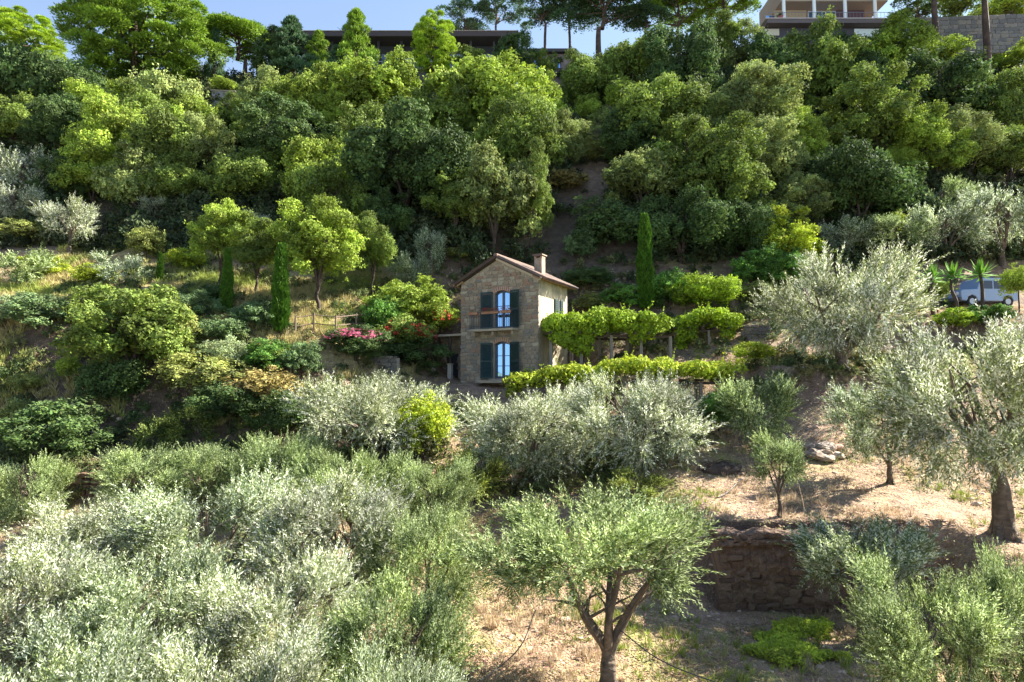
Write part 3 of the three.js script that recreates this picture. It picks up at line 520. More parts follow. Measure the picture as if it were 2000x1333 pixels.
{
  const d = 88, p0 = at(1610, 58, d), y0 = p0.y, X = (px) => (px - 1610) * d / F, Y = (py) => at(1610, py, d).y - y0;
  const t = thing('hilltop_villa', V(p0.x, y0, p0.z), 0, 'modern villa with white columns and terrace at top right', 'villa');
  part('terrace_slab', rbox(X(1738) - X(1484), 0.6, 3.4, (X(1738) + X(1484)) / 2, 0.2, 0.2, 0.05), std(0.13, 0.1, 0.1), t);
  part('terrace_edge', rbox(X(1740) - X(1480), 0.14, 3.6, (X(1740) + X(1480)) / 2, 0.58, 0.2, 0.03), std(0.5, 0.42, 0.4), t);
  part('upper_storey', rbox(X(1735) - X(1520), 3.2, 8, (X(1735) + X(1520)) / 2, 5.5, -3.2, 0.05), std(0.34, 0.25, 0.19), t);
  part('wall', box(X(1585) - X(1520), 3.4, 0.4, X(1552), 2.2, -1.6), std(0.42, 0.3, 0.18), t); part('wall', box(X(1705) - X(1648), 3.4, 0.4, X(1676), 2.2, -1.6), std(0.12, 0.06, 0.07), t);
  const wd = part('window', rbox(X(1646) - X(1588), 3.2, 0.12, X(1617), 2.2, -1.5), std(0.5, 0.52, 0.55), t); for (const s of [-1, 1]) part('pane', box(1.9, 2.9, 0.05, X(1617) + s * 1.02, 2.2, -1.42), glassM, wd);
  const w2 = part('window', rbox(1.4, 2.4, 0.12, X(1510), 1.9, -1.5), std(0.3, 0.32, 0.36), t); part('pane', box(1.2, 2.2, 0.05, X(1510), 1.9, -1.42), glassM, w2);
  for (const px of [1522, 1583, 1645, 1705]) part('column', new THREE.CylinderGeometry(0.24, 0.26, 3.35, 14).translate(X(px), 2.2, 1.2), std(0.82, 0.8, 0.78), t);
  part('base_wall', box(X(1735) - X(1484), 5.5, 4, (X(1735) + X(1484)) / 2, -2.9, -1.4), std(0.07, 0.06, 0.07), t);
  part('white_panel', box(3.6, 1.3, 0.1, X(1690), -0.95, 0.68), std(0.72, 0.72, 0.72), t); part('cream_panel', box(2.4, 1.0, 0.1, X(1498), -0.8, 0.68), std(0.6, 0.52, 0.4), t);
  const rl = []; for (let x = X(1486); x < X(1736); x += 0.5) rl.push(box(0.03, 0.9, 0.03, x, 1.1, 1.8)); rl.push(box(X(1736) - X(1486), 0.05, 0.05, (X(1736) + X(1486)) / 2, 1.55, 1.8)); part('railing', mergeGeometries(rl), std(0.2, 0.2, 0.24), t);
  const f = thing('terrace_pot', at(1526, 47, d - 1).setZ(-d + 1.0), 0, 'red planter at the left end of the villa terrace', 'planter'); f.position.y = y0 + 0.66;
  part('pot', new THREE.LatheGeometry([[0, 0], [0.3, 0], [0.42, 0.7], [0.46, 0.72], [0.4, 0.74], [0, 0.7]].map((q) => new THREE.Vector2(...q)), 12), std(0.4, 0.1, 0.1), f);
  const L = new Leaves(); for (let k = 0; k < 200; k++) leafOn(L, V(rr(-0.4, 0.4), rr(0.7, 1.2), rr(-0.4, 0.4)), UP, 0.2, 1); part('foliage', L.geo(), LM.oakD, f);
}
function stoneWall(name, a, b, y0, y1, thick, o, label, most) {
  const w = Math.hypot(b.x - a.x, b.z - a.z), t = thing(name, V((a.x + b.x) / 2, y0, (a.z + b.z) / 2), -Math.atan2(b.z - a.z, b.x - a.x), label, 'wall');
  if (o.deep > 0.2) {                                    // a bank of earth with stones set in it
    const hh = (y1 - y0) * 1.0, g = new THREE.BoxGeometry(w, hh, thick, Math.ceil(w * 20), Math.ceil(hh * 20), 6).translate(0, hh / 2, -thick / 2 - 0.03), p = g.attributes.position;
    for (let k = 0; k < p.count; k++) { const x = p.getX(k), y = p.getY(k), f = p.getZ(k) > -0.3 ? 1 : 0; p.setXYZ(k, x, y - (y > hh * 0.9 ? 0.2 * fbm(x * 1.6 + 4, 9) + 0.12 * vnoise(x * 7, p.getZ(k) * 7 + 40) : 0), p.getZ(k) + f * (0.42 * fbm(x * 0.9 + 9, y * 0.9 + 5) - 0.17 + 0.2 * fbm(x * 4 + 3, y * 4) + 0.12 * vnoise(x * 9 + 3, y * 11) + (y > hh * 0.78 ? 0.12 : 0))); }
    const u = g.attributes.uv; for (let k = 0; k < u.count; k++) u.setXY(k, p.getX(k) / 2.2, (p.getY(k) + p.getZ(k)) / 2.2);
    g.computeVertexNormals(); part('earth', g, bankEarth, t);
  } else part('core', box(w, (y1 - y0) * 0.96, thick, 0, (y1 - y0) * 0.48, -thick / 2 - 0.02), o.core || mortar, t);
  layStones(courses(-w / 2, w / 2, 0, y1 - y0, o.h0, o.h1, o.w0, o.w1, o.deep > 0.2 ? (x, y) => y > (y1 - y0) * (0.5 + 0.42 * vnoise(x * 1.3 + 31, 7)) || vnoise(x * 1.8 + 60, y * 1.8 + 60) < 0.24 || rnd() < 0.1 : null), t, (m, s) => m.position.set(s[0], s[1] + (o.deep > 0.2 ? 0.1 * Math.sin(s[0] * 2.2) : 0), o.deep > 0.2 ? 0.42 * fbm(s[0] * 0.9 + 9, s[1] * 0.9 + 5) - 0.14 : 0), o.deep || 0.16, most, 'stone', o.tones || stoneTones);
  return t;
}
stoneWall('stone_wall', at(1795, 60, 84).setY(0), at(2060, 60, 83).setY(0), at(1900, 108, 84).y, at(1900, 34, 84).y, 0.6, { h0: 0.4, h1: 0.7, w0: 0.6, w1: 1.3, tones: [[0.26, 0.24, 0.24], [0.2, 0.19, 0.2], [0.31, 0.28, 0.26]].map((c) => std(...c, { map: stoneMap })) }, 'tall stone retaining wall at the top right corner', 200);
{
  const p = at(434, 224, 72), t = thing('concrete_wall', p, 0.1, 'pale grey concrete wall corner beside the big pine', 'wall');
  for (let k = 0; k < 2; k++) part('panel', rbox(1.32, 3, 1.4, -0.66 + k * 1.34, 1.4, -0.7, 0.02), std(0.42, 0.4, 0.44, { map: stoneMap, bumpMap: stoneBump, bumpScale: 0.01 }), t); part('coping', rbox(2.9, 0.14, 1.6, 0, 2.97, -0.7), slabM, t);
}
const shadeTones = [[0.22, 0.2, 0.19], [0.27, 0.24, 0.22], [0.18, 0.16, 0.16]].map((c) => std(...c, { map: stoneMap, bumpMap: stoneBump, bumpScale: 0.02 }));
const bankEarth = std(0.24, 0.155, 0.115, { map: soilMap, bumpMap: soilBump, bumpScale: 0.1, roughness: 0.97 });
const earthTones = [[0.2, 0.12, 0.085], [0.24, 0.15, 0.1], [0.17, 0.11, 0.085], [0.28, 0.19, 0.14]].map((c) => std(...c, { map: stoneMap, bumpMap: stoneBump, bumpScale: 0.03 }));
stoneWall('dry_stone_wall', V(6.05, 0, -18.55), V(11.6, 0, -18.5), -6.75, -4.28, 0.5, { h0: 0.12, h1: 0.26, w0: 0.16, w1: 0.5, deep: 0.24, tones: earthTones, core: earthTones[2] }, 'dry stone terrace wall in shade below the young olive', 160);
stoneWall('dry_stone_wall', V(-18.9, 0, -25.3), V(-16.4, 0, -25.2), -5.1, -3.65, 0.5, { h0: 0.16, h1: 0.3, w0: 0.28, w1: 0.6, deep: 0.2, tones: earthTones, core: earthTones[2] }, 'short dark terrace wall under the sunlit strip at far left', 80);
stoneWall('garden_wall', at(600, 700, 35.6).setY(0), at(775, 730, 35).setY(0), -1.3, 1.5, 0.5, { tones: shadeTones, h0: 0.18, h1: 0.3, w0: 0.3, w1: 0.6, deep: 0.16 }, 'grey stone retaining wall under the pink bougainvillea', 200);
stoneWall('garden_wall', at(1452, 650, 37.6).setY(0), at(1505, 660, 37).setY(0), 1.2, 3.5, 0.5, { tones: shadeTones, h0: 0.18, h1: 0.3, w0: 0.3, w1: 0.6, deep: 0.16 }, 'grey stone wall beside the second pergola and the wide olive', 100);
// ------------------------------------------------------------------ the off-road car behind the yuccas
{
  const p = hit(1915, 604), t = thing('parked_car', V(p.x, ground(p.x, p.z) + 0.03, p.z), 0.08, 'pale blue off-road car parked behind the yucca plants', 'car');
  const paint = new THREE.MeshPhysicalMaterial({ color: lin(0.22, 0.3, 0.44), roughness: 0.45, clearcoat: 0.6, clearcoatRoughness: 0.15 });
  const s = new THREE.Shape([[-2.0, 0.5], [-2.0, 1.02], [-1.9, 1.1], [-0.85, 1.16], [-0.55, 1.86], [-0.45, 1.92], [1.85, 1.92], [1.98, 1.82], [2.05, 1.1], [2.05, 0.5], [1.72, 0.45], [1.6, 0.72], [1.3, 0.86], [1.0, 0.72], [0.88, 0.45], [-0.83, 0.45], [-0.95, 0.72], [-1.25, 0.86], [-1.55, 0.72], [-1.67, 0.45]].map((q) => new THREE.Vector2(...q)));
  part('body', new THREE.ExtrudeGeometry(s, { depth: 1.56, bevelEnabled: true, bevelSize: 0.05, bevelThickness: 0.06, bevelSegments: 2 }).translate(0, 0, -0.78), paint, t);
  const dk = new THREE.MeshPhysicalMaterial({ color: lin(0.03, 0.04, 0.07), roughness: 0.08 });
  for (const z of [-0.845, 0.845]) { for (const [x0, x1, x2] of [[-0.62, -0.4, 0.2], [0.3, 0.3, 1.0], [1.1, 1.1, 1.85]]) { const q = new THREE.Shape([[x0, 1.22], [x1, 1.76], [x2, 1.76], [x2, 1.22]].map((v) => new THREE.Vector2(...v))); part('window', new THREE.ExtrudeGeometry(q, { depth: 0.012, bevelEnabled: false }).translate(0, 0, z - 0.006), dk, t); } }
  part('roof_rack', mergeGeometries([box(2.0, 0.04, 0.04, 0.7, 2.02, -0.6), box(2.0, 0.04, 0.04, 0.7, 2.02, 0.6), ...[-0.2, 0.4, 1.0, 1.6].map((x) => box(0.04, 0.04, 1.24, x, 2.0, 0))]), ironM, t);
  for (const x of [-1.25, 1.3]) for (const z of [-0.74, 0.74]) { const w = new THREE.Group(); w.name = 'wheel'; w.position.set(x, 0.38, z); t.add(w); part('tyre', new THREE.TorusGeometry(0.28, 0.11, 8, 20), std(0.02, 0.02, 0.02), w); part('rim', new THREE.CylinderGeometry(0.2, 0.2, 0.16, 14).rotateX(Math.PI / 2), std(0.4, 0.4, 0.42, { metalness: 0.6, roughness: 0.4 }), w); }
  for (const z of [-0.55, 0.55]) part('headlight', new THREE.CylinderGeometry(0.11, 0.11, 0.06, 12).rotateZ(Math.PI / 2).translate(-2.06, 0.92, z), std(0.8, 0.8, 0.8, { roughness: 0.1 }), t);
  part('bumper', rbox(0.16, 0.18, 1.7, -2.1, 0.56, 0), std(0.1, 0.1, 0.11), t);
  const pw = hit(1900, 604), wl = thing('low_wall', V(pw.x - 1.0, ground(pw.x, pw.z + 1.1) - 0.4, pw.z + 1.3), 0.04, 'low pale wall along the parking place under the car', 'wall'); part('wall', rbox(3.8, 0.75, 0.35, 0, 0.2, 0, 0.03), std(0.5, 0.46, 0.42, { map: stoneMap }), wl); part('coping', rbox(3.9, 0.08, 0.45, 0, 0.62, 0), std(0.75, 0.68, 0.58), wl);
}
// ------------------------------------------------------------------ trees and shrubs: skyline first, then down the hill
const OG = 'olive trees of the grove';
const T = (...a) => tree(...a);
T('dome', 'pineB', 38, 28, 130, 140, 170, 'bright rounded pine at the upper left corner', { d: 84 });
T('dome', 'pine', 275, -30, 178, 285, 196, 'largest pine, a tall sunlit dome breaking the skyline at left', { trunk: 238, r: 0.55, d: 76 });
T('umbrella', 'pine', 196, -22, 66, 130, 196, 'darker flat pine crown leaning left from the largest pine', { d: 79, trunk: 225 });
T('umbrella', 'pine', 446, 36, 122, 160, 168, 'flat topped umbrella pine with bare purplish limbs right of the largest pine', { d: 84, trunk: 478 });
T('conifer', 'pineD', 417, 52, 165, 40, 170, 'narrow dark conifer in front of the umbrella pine', { d: 80 });
T('conifer', 'pineD', 566, 36, 160, 115, 172, 'dark bluish conifer before the left end of the long building', { d: 80 });
T('conifer', 'pine', 692, 22, 150, 95, 175, 'pointed conifer rising above the long dark roof', { d: 80 });
T('dome', 'pineB', 846, 26, 158, 92, 178, 'bright yellow-green young pine before the long building', { d: 79 });
T('conifer', 'pine', 620, 62, 150, 70, 175, 'small green conifer between the bluish and the pointed conifer', { d: 81 });
const SK = 'thin skyline pines at the top centre';
T('open', 'pineD', 905, 10, 76, 105, 150, 'sparse pine touching the right end of the long roof', { d: 96, group: SK });
T('open', 'pineD', 968, -24, 58, 100, 150, 'thin pine with slim straight trunk above the roof end', { d: 95, group: SK });
T('open', 'pineD', 1050, -30, 50, 120, 150, 'leaning pine whose trunk curves left above the garden house', { d: 92, trunk: 1066, group: SK });
T('umbrella', 'pineD', 1112, -30, 50, 110, 150, 'slender dark pine between the leaning and the broad pine', { d: 92, group: SK });
T('umbrella', 'pineD', 1185, -45, 62, 190, 140, 'broad pine with thick forking trunk on the central skyline', { d: 86, trunk: 1170, r: 0.45, group: SK });
T('open', 'pineD', 1262, -30, 70, 110, 140, 'pine just right of the broad forking pine', { d: 90, group: SK });
T('umbrella', 'pine', 1325, -35, 66, 140, 130, 'wide dark pine crown midway along the skyline pines', { d: 90, group: SK });
T('umbrella', 'pine', 1424, -40, 44, 135, 120, 'last skyline pine left of the villa', { d: 90, trunk: 1405, group: SK });
T('open', 'oakD', 1795, -20, 50, 110, 100, 'leafy treetop hanging over the stone wall beside the villa', { d: 92 });
T('umbrella', 'pineD', 1832, -150, -30, 210, 110, 'tall bare trunk before the stone wall, left of two', { d: 82, r: 0.38 });
T('umbrella', 'pineD', 1929, -140, -24, 200, 135, 'tall bare trunk before the stone wall, right of two', { d: 80, r: 0.42 });
T('shrub', 'oakY', 1975, -14, 40, 130, 70, 'yellowish treetop above the right end of the stone wall', { d: 92, name: 'broadleaf_tree' });
T('shrub', 'oak', 1880, -12, 34, 110, 70, 'dark green bush on top of the stone wall between the trunks', { d: 90 });
T('shrub', 'oakY', 440, 158, 182, 80, 185, 'yellow-green hedge on top of the concrete wall', { d: 72.5 });

const B = (px, top, bot, w, mat, label, o) => T(o?.k || 'oak', mat, px, top, o?.short ? bot : bot + 0.24 * (bot - top), w, (o?.base ?? bot) + (o?.short ? 0 : 0.22 * (bot - top)), label, { z: 1.15, ...o });
T('conifer', 'pineD', 655, 92, 158, 60, 178, 'dark low conifer left of the pointed conifer', { d: 79 });
T('oak', 'oakD', 780, 118, 175, 70, 186, 'dark tree before the base of the long building', { d: 79 });
T('oak', 'oak', 915, 92, 165, 60, 176, 'small green tree before the right part of the long building', { d: 80 });
T('oak', 'oakD', 1000, 76, 165, 80, 176, 'dark tree at the right end of the long building', { d: 80 });
T('oak', 'oakD', 535, 66, 165, 80, 180, 'dark tree left of the bluish conifer', { d: 80 });
T('oak', 'oakD', 1500, 74, 150, 110, 160, 'dark tree hiding the base of the villa at left', { d: 84 });
T('oak', 'oakD', 1660, 84, 150, 120, 160, 'dark tree hiding the base of the villa in the middle', { d: 84 });
T('oak', 'oak', 1400, 40, 120, 90, 130, 'green tree between the last skyline pine and the villa', { d: 84 });
T('oak', 'oak', 1725, 92, 150, 90, 168, 'green tree under the right half of the villa terrace', { d: 82 });
T('shrub', 'oakY', 1850, 78, 125, 80, 140, 'yellow-green bush at the foot of the stone wall', { d: 80 });
T('oak', 'oak', 1062, 104, 160, 56, 172, 'small tree before the garden house', { d: 80 });
B(60, 108, 215, 190, 'oakD', 'dark shaded tree mass under the upper left pine', { base: 215 });
B(150, 150, 235, 130, 'oakD', 'dark tree below the leaning flat pine crown');
B(330, 150, 235, 150, 'oakG', 'brownish green tree at the foot of the largest pine');
B(28, 195, 275, 115, 'oak', 'rounded tree with yellow leaves at the left edge below the dark mass');
B(112, 185, 300, 100, 'oakD', 'dark narrow tree beside the yellowish left edge tree');
B(190, 160, 270, 115, 'oakY', 'bright tree crown in the upper left below the pine trunk');
B(285, 178, 285, 130, 'oak', 'green tree directly below the largest pine');
B(375, 190, 275, 110, 'oakY', 'sunlit tree left of the concrete wall');
B(450, 192, 262, 70, 'oak', 'small tree in front of the concrete wall');
B(232, 218, 335, 150, 'oakY', 'large bright tree in the left forest, second row down');
B(325, 228, 350, 135, 'oak', 'full green tree right of the large bright tree');
B(400, 240, 340, 110, 'oakG', 'mottled pale tree left of the dark hollow');
B(120, 300, 395, 90, 'oakD', 'dark tree behind the pale olives at far left');
B(180, 296, 385, 120, 'oakY', 'yellow-green tree right of the tiny cypress');
B(262, 288, 395, 135, 'oakG', 'greyish green tree at the lower edge of the left forest');
B(335, 310, 392, 115, 'oak', 'low spreading tree above the pale shrub bank');
B(465, 298, 395, 140, 'oak', 'round leafy tree between the left bank and the dark hollow');
B(520, 150, 235, 95, 'oakG', 'pinkish grey tree right of the concrete wall');
B(590, 160, 250, 130, 'oakY', 'vivid yellow-green crown below the dark conifers');
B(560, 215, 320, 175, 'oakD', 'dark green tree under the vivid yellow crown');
B(640, 140, 240, 110, 'oakY', 'sunlit tree below the pointed conifer at left');
B(735, 128, 240, 200, 'oakY', 'broad sunlit tree below the long building at left of centre', { k: 'round' });
B(700, 215, 330, 150, 'oak', 'mid green tree below the broad sunlit tree');
B(612, 285, 400, 150, 'oakY', 'yellow-green tree with ragged top left of the dark hollow');
B(655, 330, 450, 130, 'oak', 'leafy tree above the two sunlit trees left of the house');
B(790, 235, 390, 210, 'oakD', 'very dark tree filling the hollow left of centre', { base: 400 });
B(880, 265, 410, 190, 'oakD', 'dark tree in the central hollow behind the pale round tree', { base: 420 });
B(880, 165, 270, 140, 'oak', 'tree below the bright young pine');
B(965, 122, 260, 230, 'oakY', 'broad yellow-green tree in the centre below the right end of the long roof', { k: 'round' });
B(1020, 205, 335, 150, 'oak', 'tree under the broad central tree beside the bare gap');
B(1055, 150, 240, 120, 'oakY', 'sunny crown left of the bare slope gap');
B(1105, 228, 315, 70, 'oakG', 'small pale green tree at the left rim of the bare gap');
B(1148, 108, 205, 110, 'oak', 'tree at the top of the bare gap below the pines');
B(1095, 118, 175, 80, 'oakD', 'small dark tree in front of the garden house');
B(1020, 100, 158, 60, 'oak', 'little tree at the right corner of the long building');
B(1240, 82, 165, 150, 'oak', 'rounded tree below the broad forking pine');
B(1335, 62, 190, 140, 'oakD', 'dark tree below the skyline pines right of centre');
B(1275, 152, 290, 185, 'oak', 'large green tree right of the bare gap');
B(1225, 210, 320, 110, 'oakD', 'dark tree on the right rim of the bare gap');
B(1355, 228, 395, 150, 'oak', 'tall green tree in the right forest above the mottled round tree');
B(1430, 245, 430, 150, 'oak', 'leafy tree with bright right flank, right forest');
B(1440, 60, 130, 100, 'oakG', 'pale green treetop left of the villa');
B(1475, 118, 275, 150, 'oakG', 'tall greyish tree right of centre leaning left');
B(1505, 225, 375, 125, 'oakG', 'grey-brown mottled tree below the tall greyish tree');
B(1540, 112, 220, 150, 'oakD', 'dark ivy covered tree below the villa terrace');
B(1590, 62, 205, 160, 'oak', 'light green tree directly below the villa terrace');
B(1755, 28, 150, 125, 'oakY', 'yellow-green tree at the right end of the villa terrace');
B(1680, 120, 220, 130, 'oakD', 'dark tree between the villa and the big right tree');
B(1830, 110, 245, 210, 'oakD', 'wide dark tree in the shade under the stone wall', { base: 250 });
B(1965, 104, 145, 140, 'oakY', 'flat sunlit hedge under the right end of the stone wall', { k: 'shrub', name: 'shrub', base: 150 });
B(1965, 150, 260, 120, 'oak', 'green tree at the right edge under the flat hedge');
B(1562, 218, 335, 105, 'oakY', 'bright narrow tree right of the grey-brown tree');
B(1622, 208, 305, 90, 'oak', 'small tree left of the big right tree');
B(1720, 138, 310, 165, 'oak', 'big domed tree standing out in the right forest', { k: 'round' });
B(1795, 188, 320, 105, 'oakY', 'yellow tree against the right flank of the big domed tree');
B(1680, 280, 425, 180, 'oakD', 'dark tree below the big domed tree', { base: 430 });
B(1570, 335, 435, 95, 'oakG', 'pale leaved tree above the yellow lemon shrubs');
B(1640, 310, 420, 110, 'oakD', 'dark thicket tree left of the right olive slope');
B(1830, 258, 340, 110, 'oakY', 'yellowish low tree on the right above the olive slope');
B(1895, 215, 335, 110, 'oakG', 'greyish tree at right above the olive slope');
B(1975, 245, 345, 100, 'oak', 'tree at the right edge above the olive slope');
B(1255, 298, 415, 185, 'oakG', 'mottled round tree standing alone above the right cypress', { k: 'round', short: 1, base: 440 });
B(965, 310, 480, 160, 'oakG', 'round pale green tree in the centre behind the house', { k: 'round', short: 1, base: 500 });
B(890, 325, 455, 105, 'oak', 'loose tree at the left of the round pale tree', { short: 1, base: 490 });
B(1036, 285, 475, 85, 'oak', 'tall slim tree at the right of the round pale tree', { short: 1, base: 490 });
B(1330, 385, 485, 210, 'oakD', 'dark thicket above the bank wall', { base: 490 });
B(1180, 400, 480, 140, 'oakD', 'dark shaded bush behind the chimney', { k: 'shrub', name: 'shrub' });
B(1480, 400, 500, 110, 'oakD', 'shaded tree behind the yellow lemon shrubs');
B(760, 380, 460, 130, 'oakD', 'dark shaded tree left of the round pale tree', {});
B(430, 388, 540, 98, 'oakY', 'sunlit tree standing behind the middle left cypress', { short: 1, base: 560 });
B(500, 420, 555, 100, 'oak', 'leafy tree between the middle and the tall left cypress', { short: 1, base: 575 });
B(620, 382, 580, 150, 'oakY', 'tallest sunlit tree on the slope left of the house', { short: 1, base: 615, k: 'round' });
B(728, 424, 555, 80, 'oak', 'narrow leafy tree just left of the house slope', { short: 1, base: 590 });
// smaller trees that fill the canopy between the large ones
const N = (px, top, w, mat, label) => T('oak', mat, px, top, top + w * 0.95, w, top + w * 1.02, label);
N(85, 235, 62, 'oak', 'small green tree between the left edge tree and the dark narrow tree');
N(150, 255, 60, 'oakY', 'small bright treetop beside the dark narrow tree at left');
N(245, 178, 58, 'oakY', 'small sunny crown under the left flank of the largest pine');
N(330, 190, 60, 'oak', 'small crown under the right flank of the largest pine');
N(420, 262, 60, 'oakY', 'small yellow-green crown below the concrete wall');
N(480, 245, 66, 'oak', 'small mid green crown right below the concrete wall');
N(545, 285, 70, 'oak', 'small crown at the left rim of the central dark hollow');
N(668, 205, 64, 'oakY', 'small bright crown between the vivid yellow and the broad sunlit tree');
N(705, 260, 66, 'oakY', 'small sunny crown on the shoulder of the mid green tree');
N(790, 175, 70, 'oak', 'small green crown right of the broad sunlit tree');
N(845, 225, 66, 'oakY', 'small sunlit crown above the dark hollow');
N(905, 235, 62, 'oak', 'small crown left of the broad central tree foot');
N(940, 262, 66, 'oakY', 'small yellow-green crown below the broad central tree');
N(1075, 262, 60, 'oak', 'small green crown above the tall slim tree');
N(1150, 190, 58, 'oakY', 'small bright crown at the upper end of the bare gap');
N(1210, 158, 62, 'oakY', 'small sunny crown left of the large tree right of the gap');
N(1320, 205, 66, 'oakY', 'small bright crown on the right flank of the large gap tree');
N(1395, 205, 60, 'oak', 'small green crown below the dark skyline-side tree');
N(1300, 262, 64, 'oak', 'small crown above the mottled round tree');
N(1455, 300, 64, 'oakY', 'small bright crown beside the leafy tree with bright flank');
N(1560, 180, 66, 'oak', 'small green crown in the ivy dark area below the villa');
N(1640, 250, 62, 'oakY', 'small sunny crown left of the big domed tree');
N(1745, 285, 64, 'oakY', 'small bright crown at the foot of the big domed tree');
N(1860, 190, 66, 'oak', 'small green crown below the wide shaded tree at right');
N(1925, 160, 62, 'oak', 'small crown left of the flat sunlit hedge tree at right');
N(1600, 300, 62, 'oak', 'small crown above the pale leaved tree at right');
N(1775, 320, 62, 'oak', 'small green crown below the yellow tree at right');
// pale olives on the upper slopes
const U = (px, top, bot, w, base, mat, label, o = {}) => T('oliveM', mat, px, top, bot, w, base, label, { group: 'pale olives on the upper slopes', ...o });
U(58, 285, 400, 150, 415, 'oliveW', 'tall pale olive at the left edge below the forest');
U(28, 355, 445, 110, 470, 'oliveW', 'pinkish grey olive cut by the left edge');
U(135, 386, 472, 118, 502, 'oliveW', 'round grey olive with bare trunk on the left slope');
U(300, 384, 425, 75, 432, 'oliveW', 'small flat pale shrub-like olive under the left forest');
U(496, 408, 460, 62, 500, 'oliveW', 'pale olive top between two sunlit trees at left');
U(842, 440, 530, 66, 545, 'oliveB', 'small silvery olive left behind the house');
U(800, 495, 565, 85, 575, 'oliveB', 'grey olive bush left of the house roof');
U(1960, 350, 500, 200, 520, 'oliveB', 'wide grey-blue olive at the right edge above the car');
U(1850, 395, 505, 180, 520, 'oliveB', 'grey-green olive above the yuccas');
U(1745, 415, 500, 150, 515, 'oliveG', 'greenish olive left of the yuccas on the slope');
U(1655, 425, 500, 120, 512, 'oliveB', 'pale olive at the left end of the right olive slope');
U(1845, 350, 425, 125, 440, 'oliveG', 'green olive on the upper edge of the right slope');
// cypresses
function cypress(px, top, base, w, label) {
  const p = hit(px, base), d = -p.z, y0 = ground(p.x, p.z), h = at(px, top, d).y - y0, g = thing('cypress_tree', V(p.x, y0, p.z), rr(0, 6), label, 'cypress', 'slim cypresses round the house');
  part('trunk', trunkOf(0.5, 0.07), barkDark, g); const c = part('crown', CR.cypress[Math.floor(rnd() * 2)], LM.cyp, g, V(0, 0.12, 0)); c.scale.set(w / F * d * 0.4, h - 0.12, w / F * d * 0.4);
}
cypress(1262, 420, 608, 38, 'tall cypress right of the house');
cypress(545, 478, 655, 38, 'tallest of the three cypresses left of the house');
cypress(441, 488, 618, 26, 'middle cypress left of the house, thinner');
cypress(311, 494, 552, 14, 'smallest cypress on the left slope');
cypress(120, 288, 345, 14, 'tiny dark cypress at the edge of the left forest');
// shrubs
const S = (px, top, bot, w, mat, label, o = {}) => T(o.k || 'shrub', mat, px, top, bot, w, o.base ?? bot, label, { group: o.g, ...o });
S(285, 444, 505, 74, 'tan', 'straw coloured bush right of the round grey olive');
S(32, 480, 560, 135, 'oliveG', 'large grey-green bush at the left edge of the dry slope', { k: 'wisp' });
S(232, 498, 560, 95, 'oliveB', 'greyish spreading bush on the dry left slope', { k: 'wisp' });
S(360, 488, 530, 66, 'yellow', 'yellow bush right of the smallest cypress');
S(70, 576, 645, 150, 'blue', 'long low green hedge on the left slope', {});
S(10, 580, 640, 90, 'oliveG', 'pale low bush at the left edge beside the hedge');
S(258, 565, 745, 215, 'oak', 'big mottled bush covering the bank left of the cypresses', { base: 752, k: 'round' });
S(215, 560, 620, 110, 'oak', 'green bush top behind the big mottled bush');
S(325, 590, 700, 120, 'tan', 'tan leaved bush at the right of the big mottled bush', { base: 712 });
S(380, 568, 632, 72, 'blue', 'blue-green rosette bush left of the middle cypress');
S(500, 592, 645, 82, 'blue', 'silvery shrub left of the tallest left cypress');
S(430, 622, 672, 110, 'blue', 'low bluish shrub under the middle cypress');
S(440, 662, 724, 85, 'oliveG', 'pale shrub left of the bright green one');
S(515, 664, 728, 105, 'lush', 'bright green shrub below the tallest left cypress');
S(590, 672, 738, 76, 'blue', 'dark rounded shrub right of the bright green one');
S(395, 690, 775, 160, 'tan', 'yellowish creeping bush at the top of the dark bank', { base: 780 });
S(510, 722, 800, 165, 'orange', 'rust tinted bush above the left olives', { base: 806 });
S(450, 745, 835, 130, 'oakD', 'shaded bush hanging on the dark bank', { base: 842 });
S(540, 770, 850, 110, 'oakD', 'dark bush left of the pale mid olive', { base: 858 });
S(132, 695, 745, 46, 'oakY', 'small yellow shrub on the dark left bank');
S(52, 730, 770, 56, 'tan', 'small dry shrub low on the dark left bank');
S(28, 780, 870, 80, 'oakG', 'pale bush at the left edge above the foreground olives');
S(110, 790, 905, 165, 'oakD', 'dark bush at the foot of the left bank', {});
S(215, 700, 800, 120, 'oakD', 'dark shaded bush under the big mottled bush', {});
S(372, 800, 862, 90, 'tan', 'dry twiggy shrub in the shaded hollow', { k: 'wisp' });
S(300, 815, 880, 90, 'oakG', 'thin pale shrub beside the dry twiggy one', { k: 'wisp' });
S(800, 548, 650, 160, 'oakY', 'lush yellow-green bush left of the house front', { base: 668, k: 'round' });
S(745, 585, 660, 80, 'lush', 'green bush above the pink bougainvillea', { base: 672 });
function bougainvillea(px, top, bot, w, base, leafM, bloomM, label) {
  const g = S(px, top, bot, w, leafM, label, { base, name: 'flowering_vine', cat: 'flowering vine' }), f = g.children[0], L = new Leaves();
  for (let k = 0; k < 120; k++) { const n = sphereDir(); n.y = Math.abs(n.y) * 0.8 - 0.1; const o = n.clone().multiplyScalar(rr(0.8, 1.18)); for (let q = 0; q < 8; q++) leafOn(L, o.clone().add(sphereDir().multiplyScalar(0.07)), n, 0.1, rr(0.7, 1.2), 0.8); }
  const m = part('blooms', L.geo(), LM[bloomM], g, f.position.clone()); m.scale.copy(f.scale);
}
bougainvillea(694, 636, 690, 110, 704, 'oakD', 'pinkf', 'pink bougainvillea spilling over the garden wall');
bougainvillea(785, 618, 690, 110, 700, 'oak', 'redf', 'red bougainvillea below the lush bush');
bougainvillea(858, 600, 650, 70, 690, 'oakY', 'redf', 'coral red flowering vine beside the house');
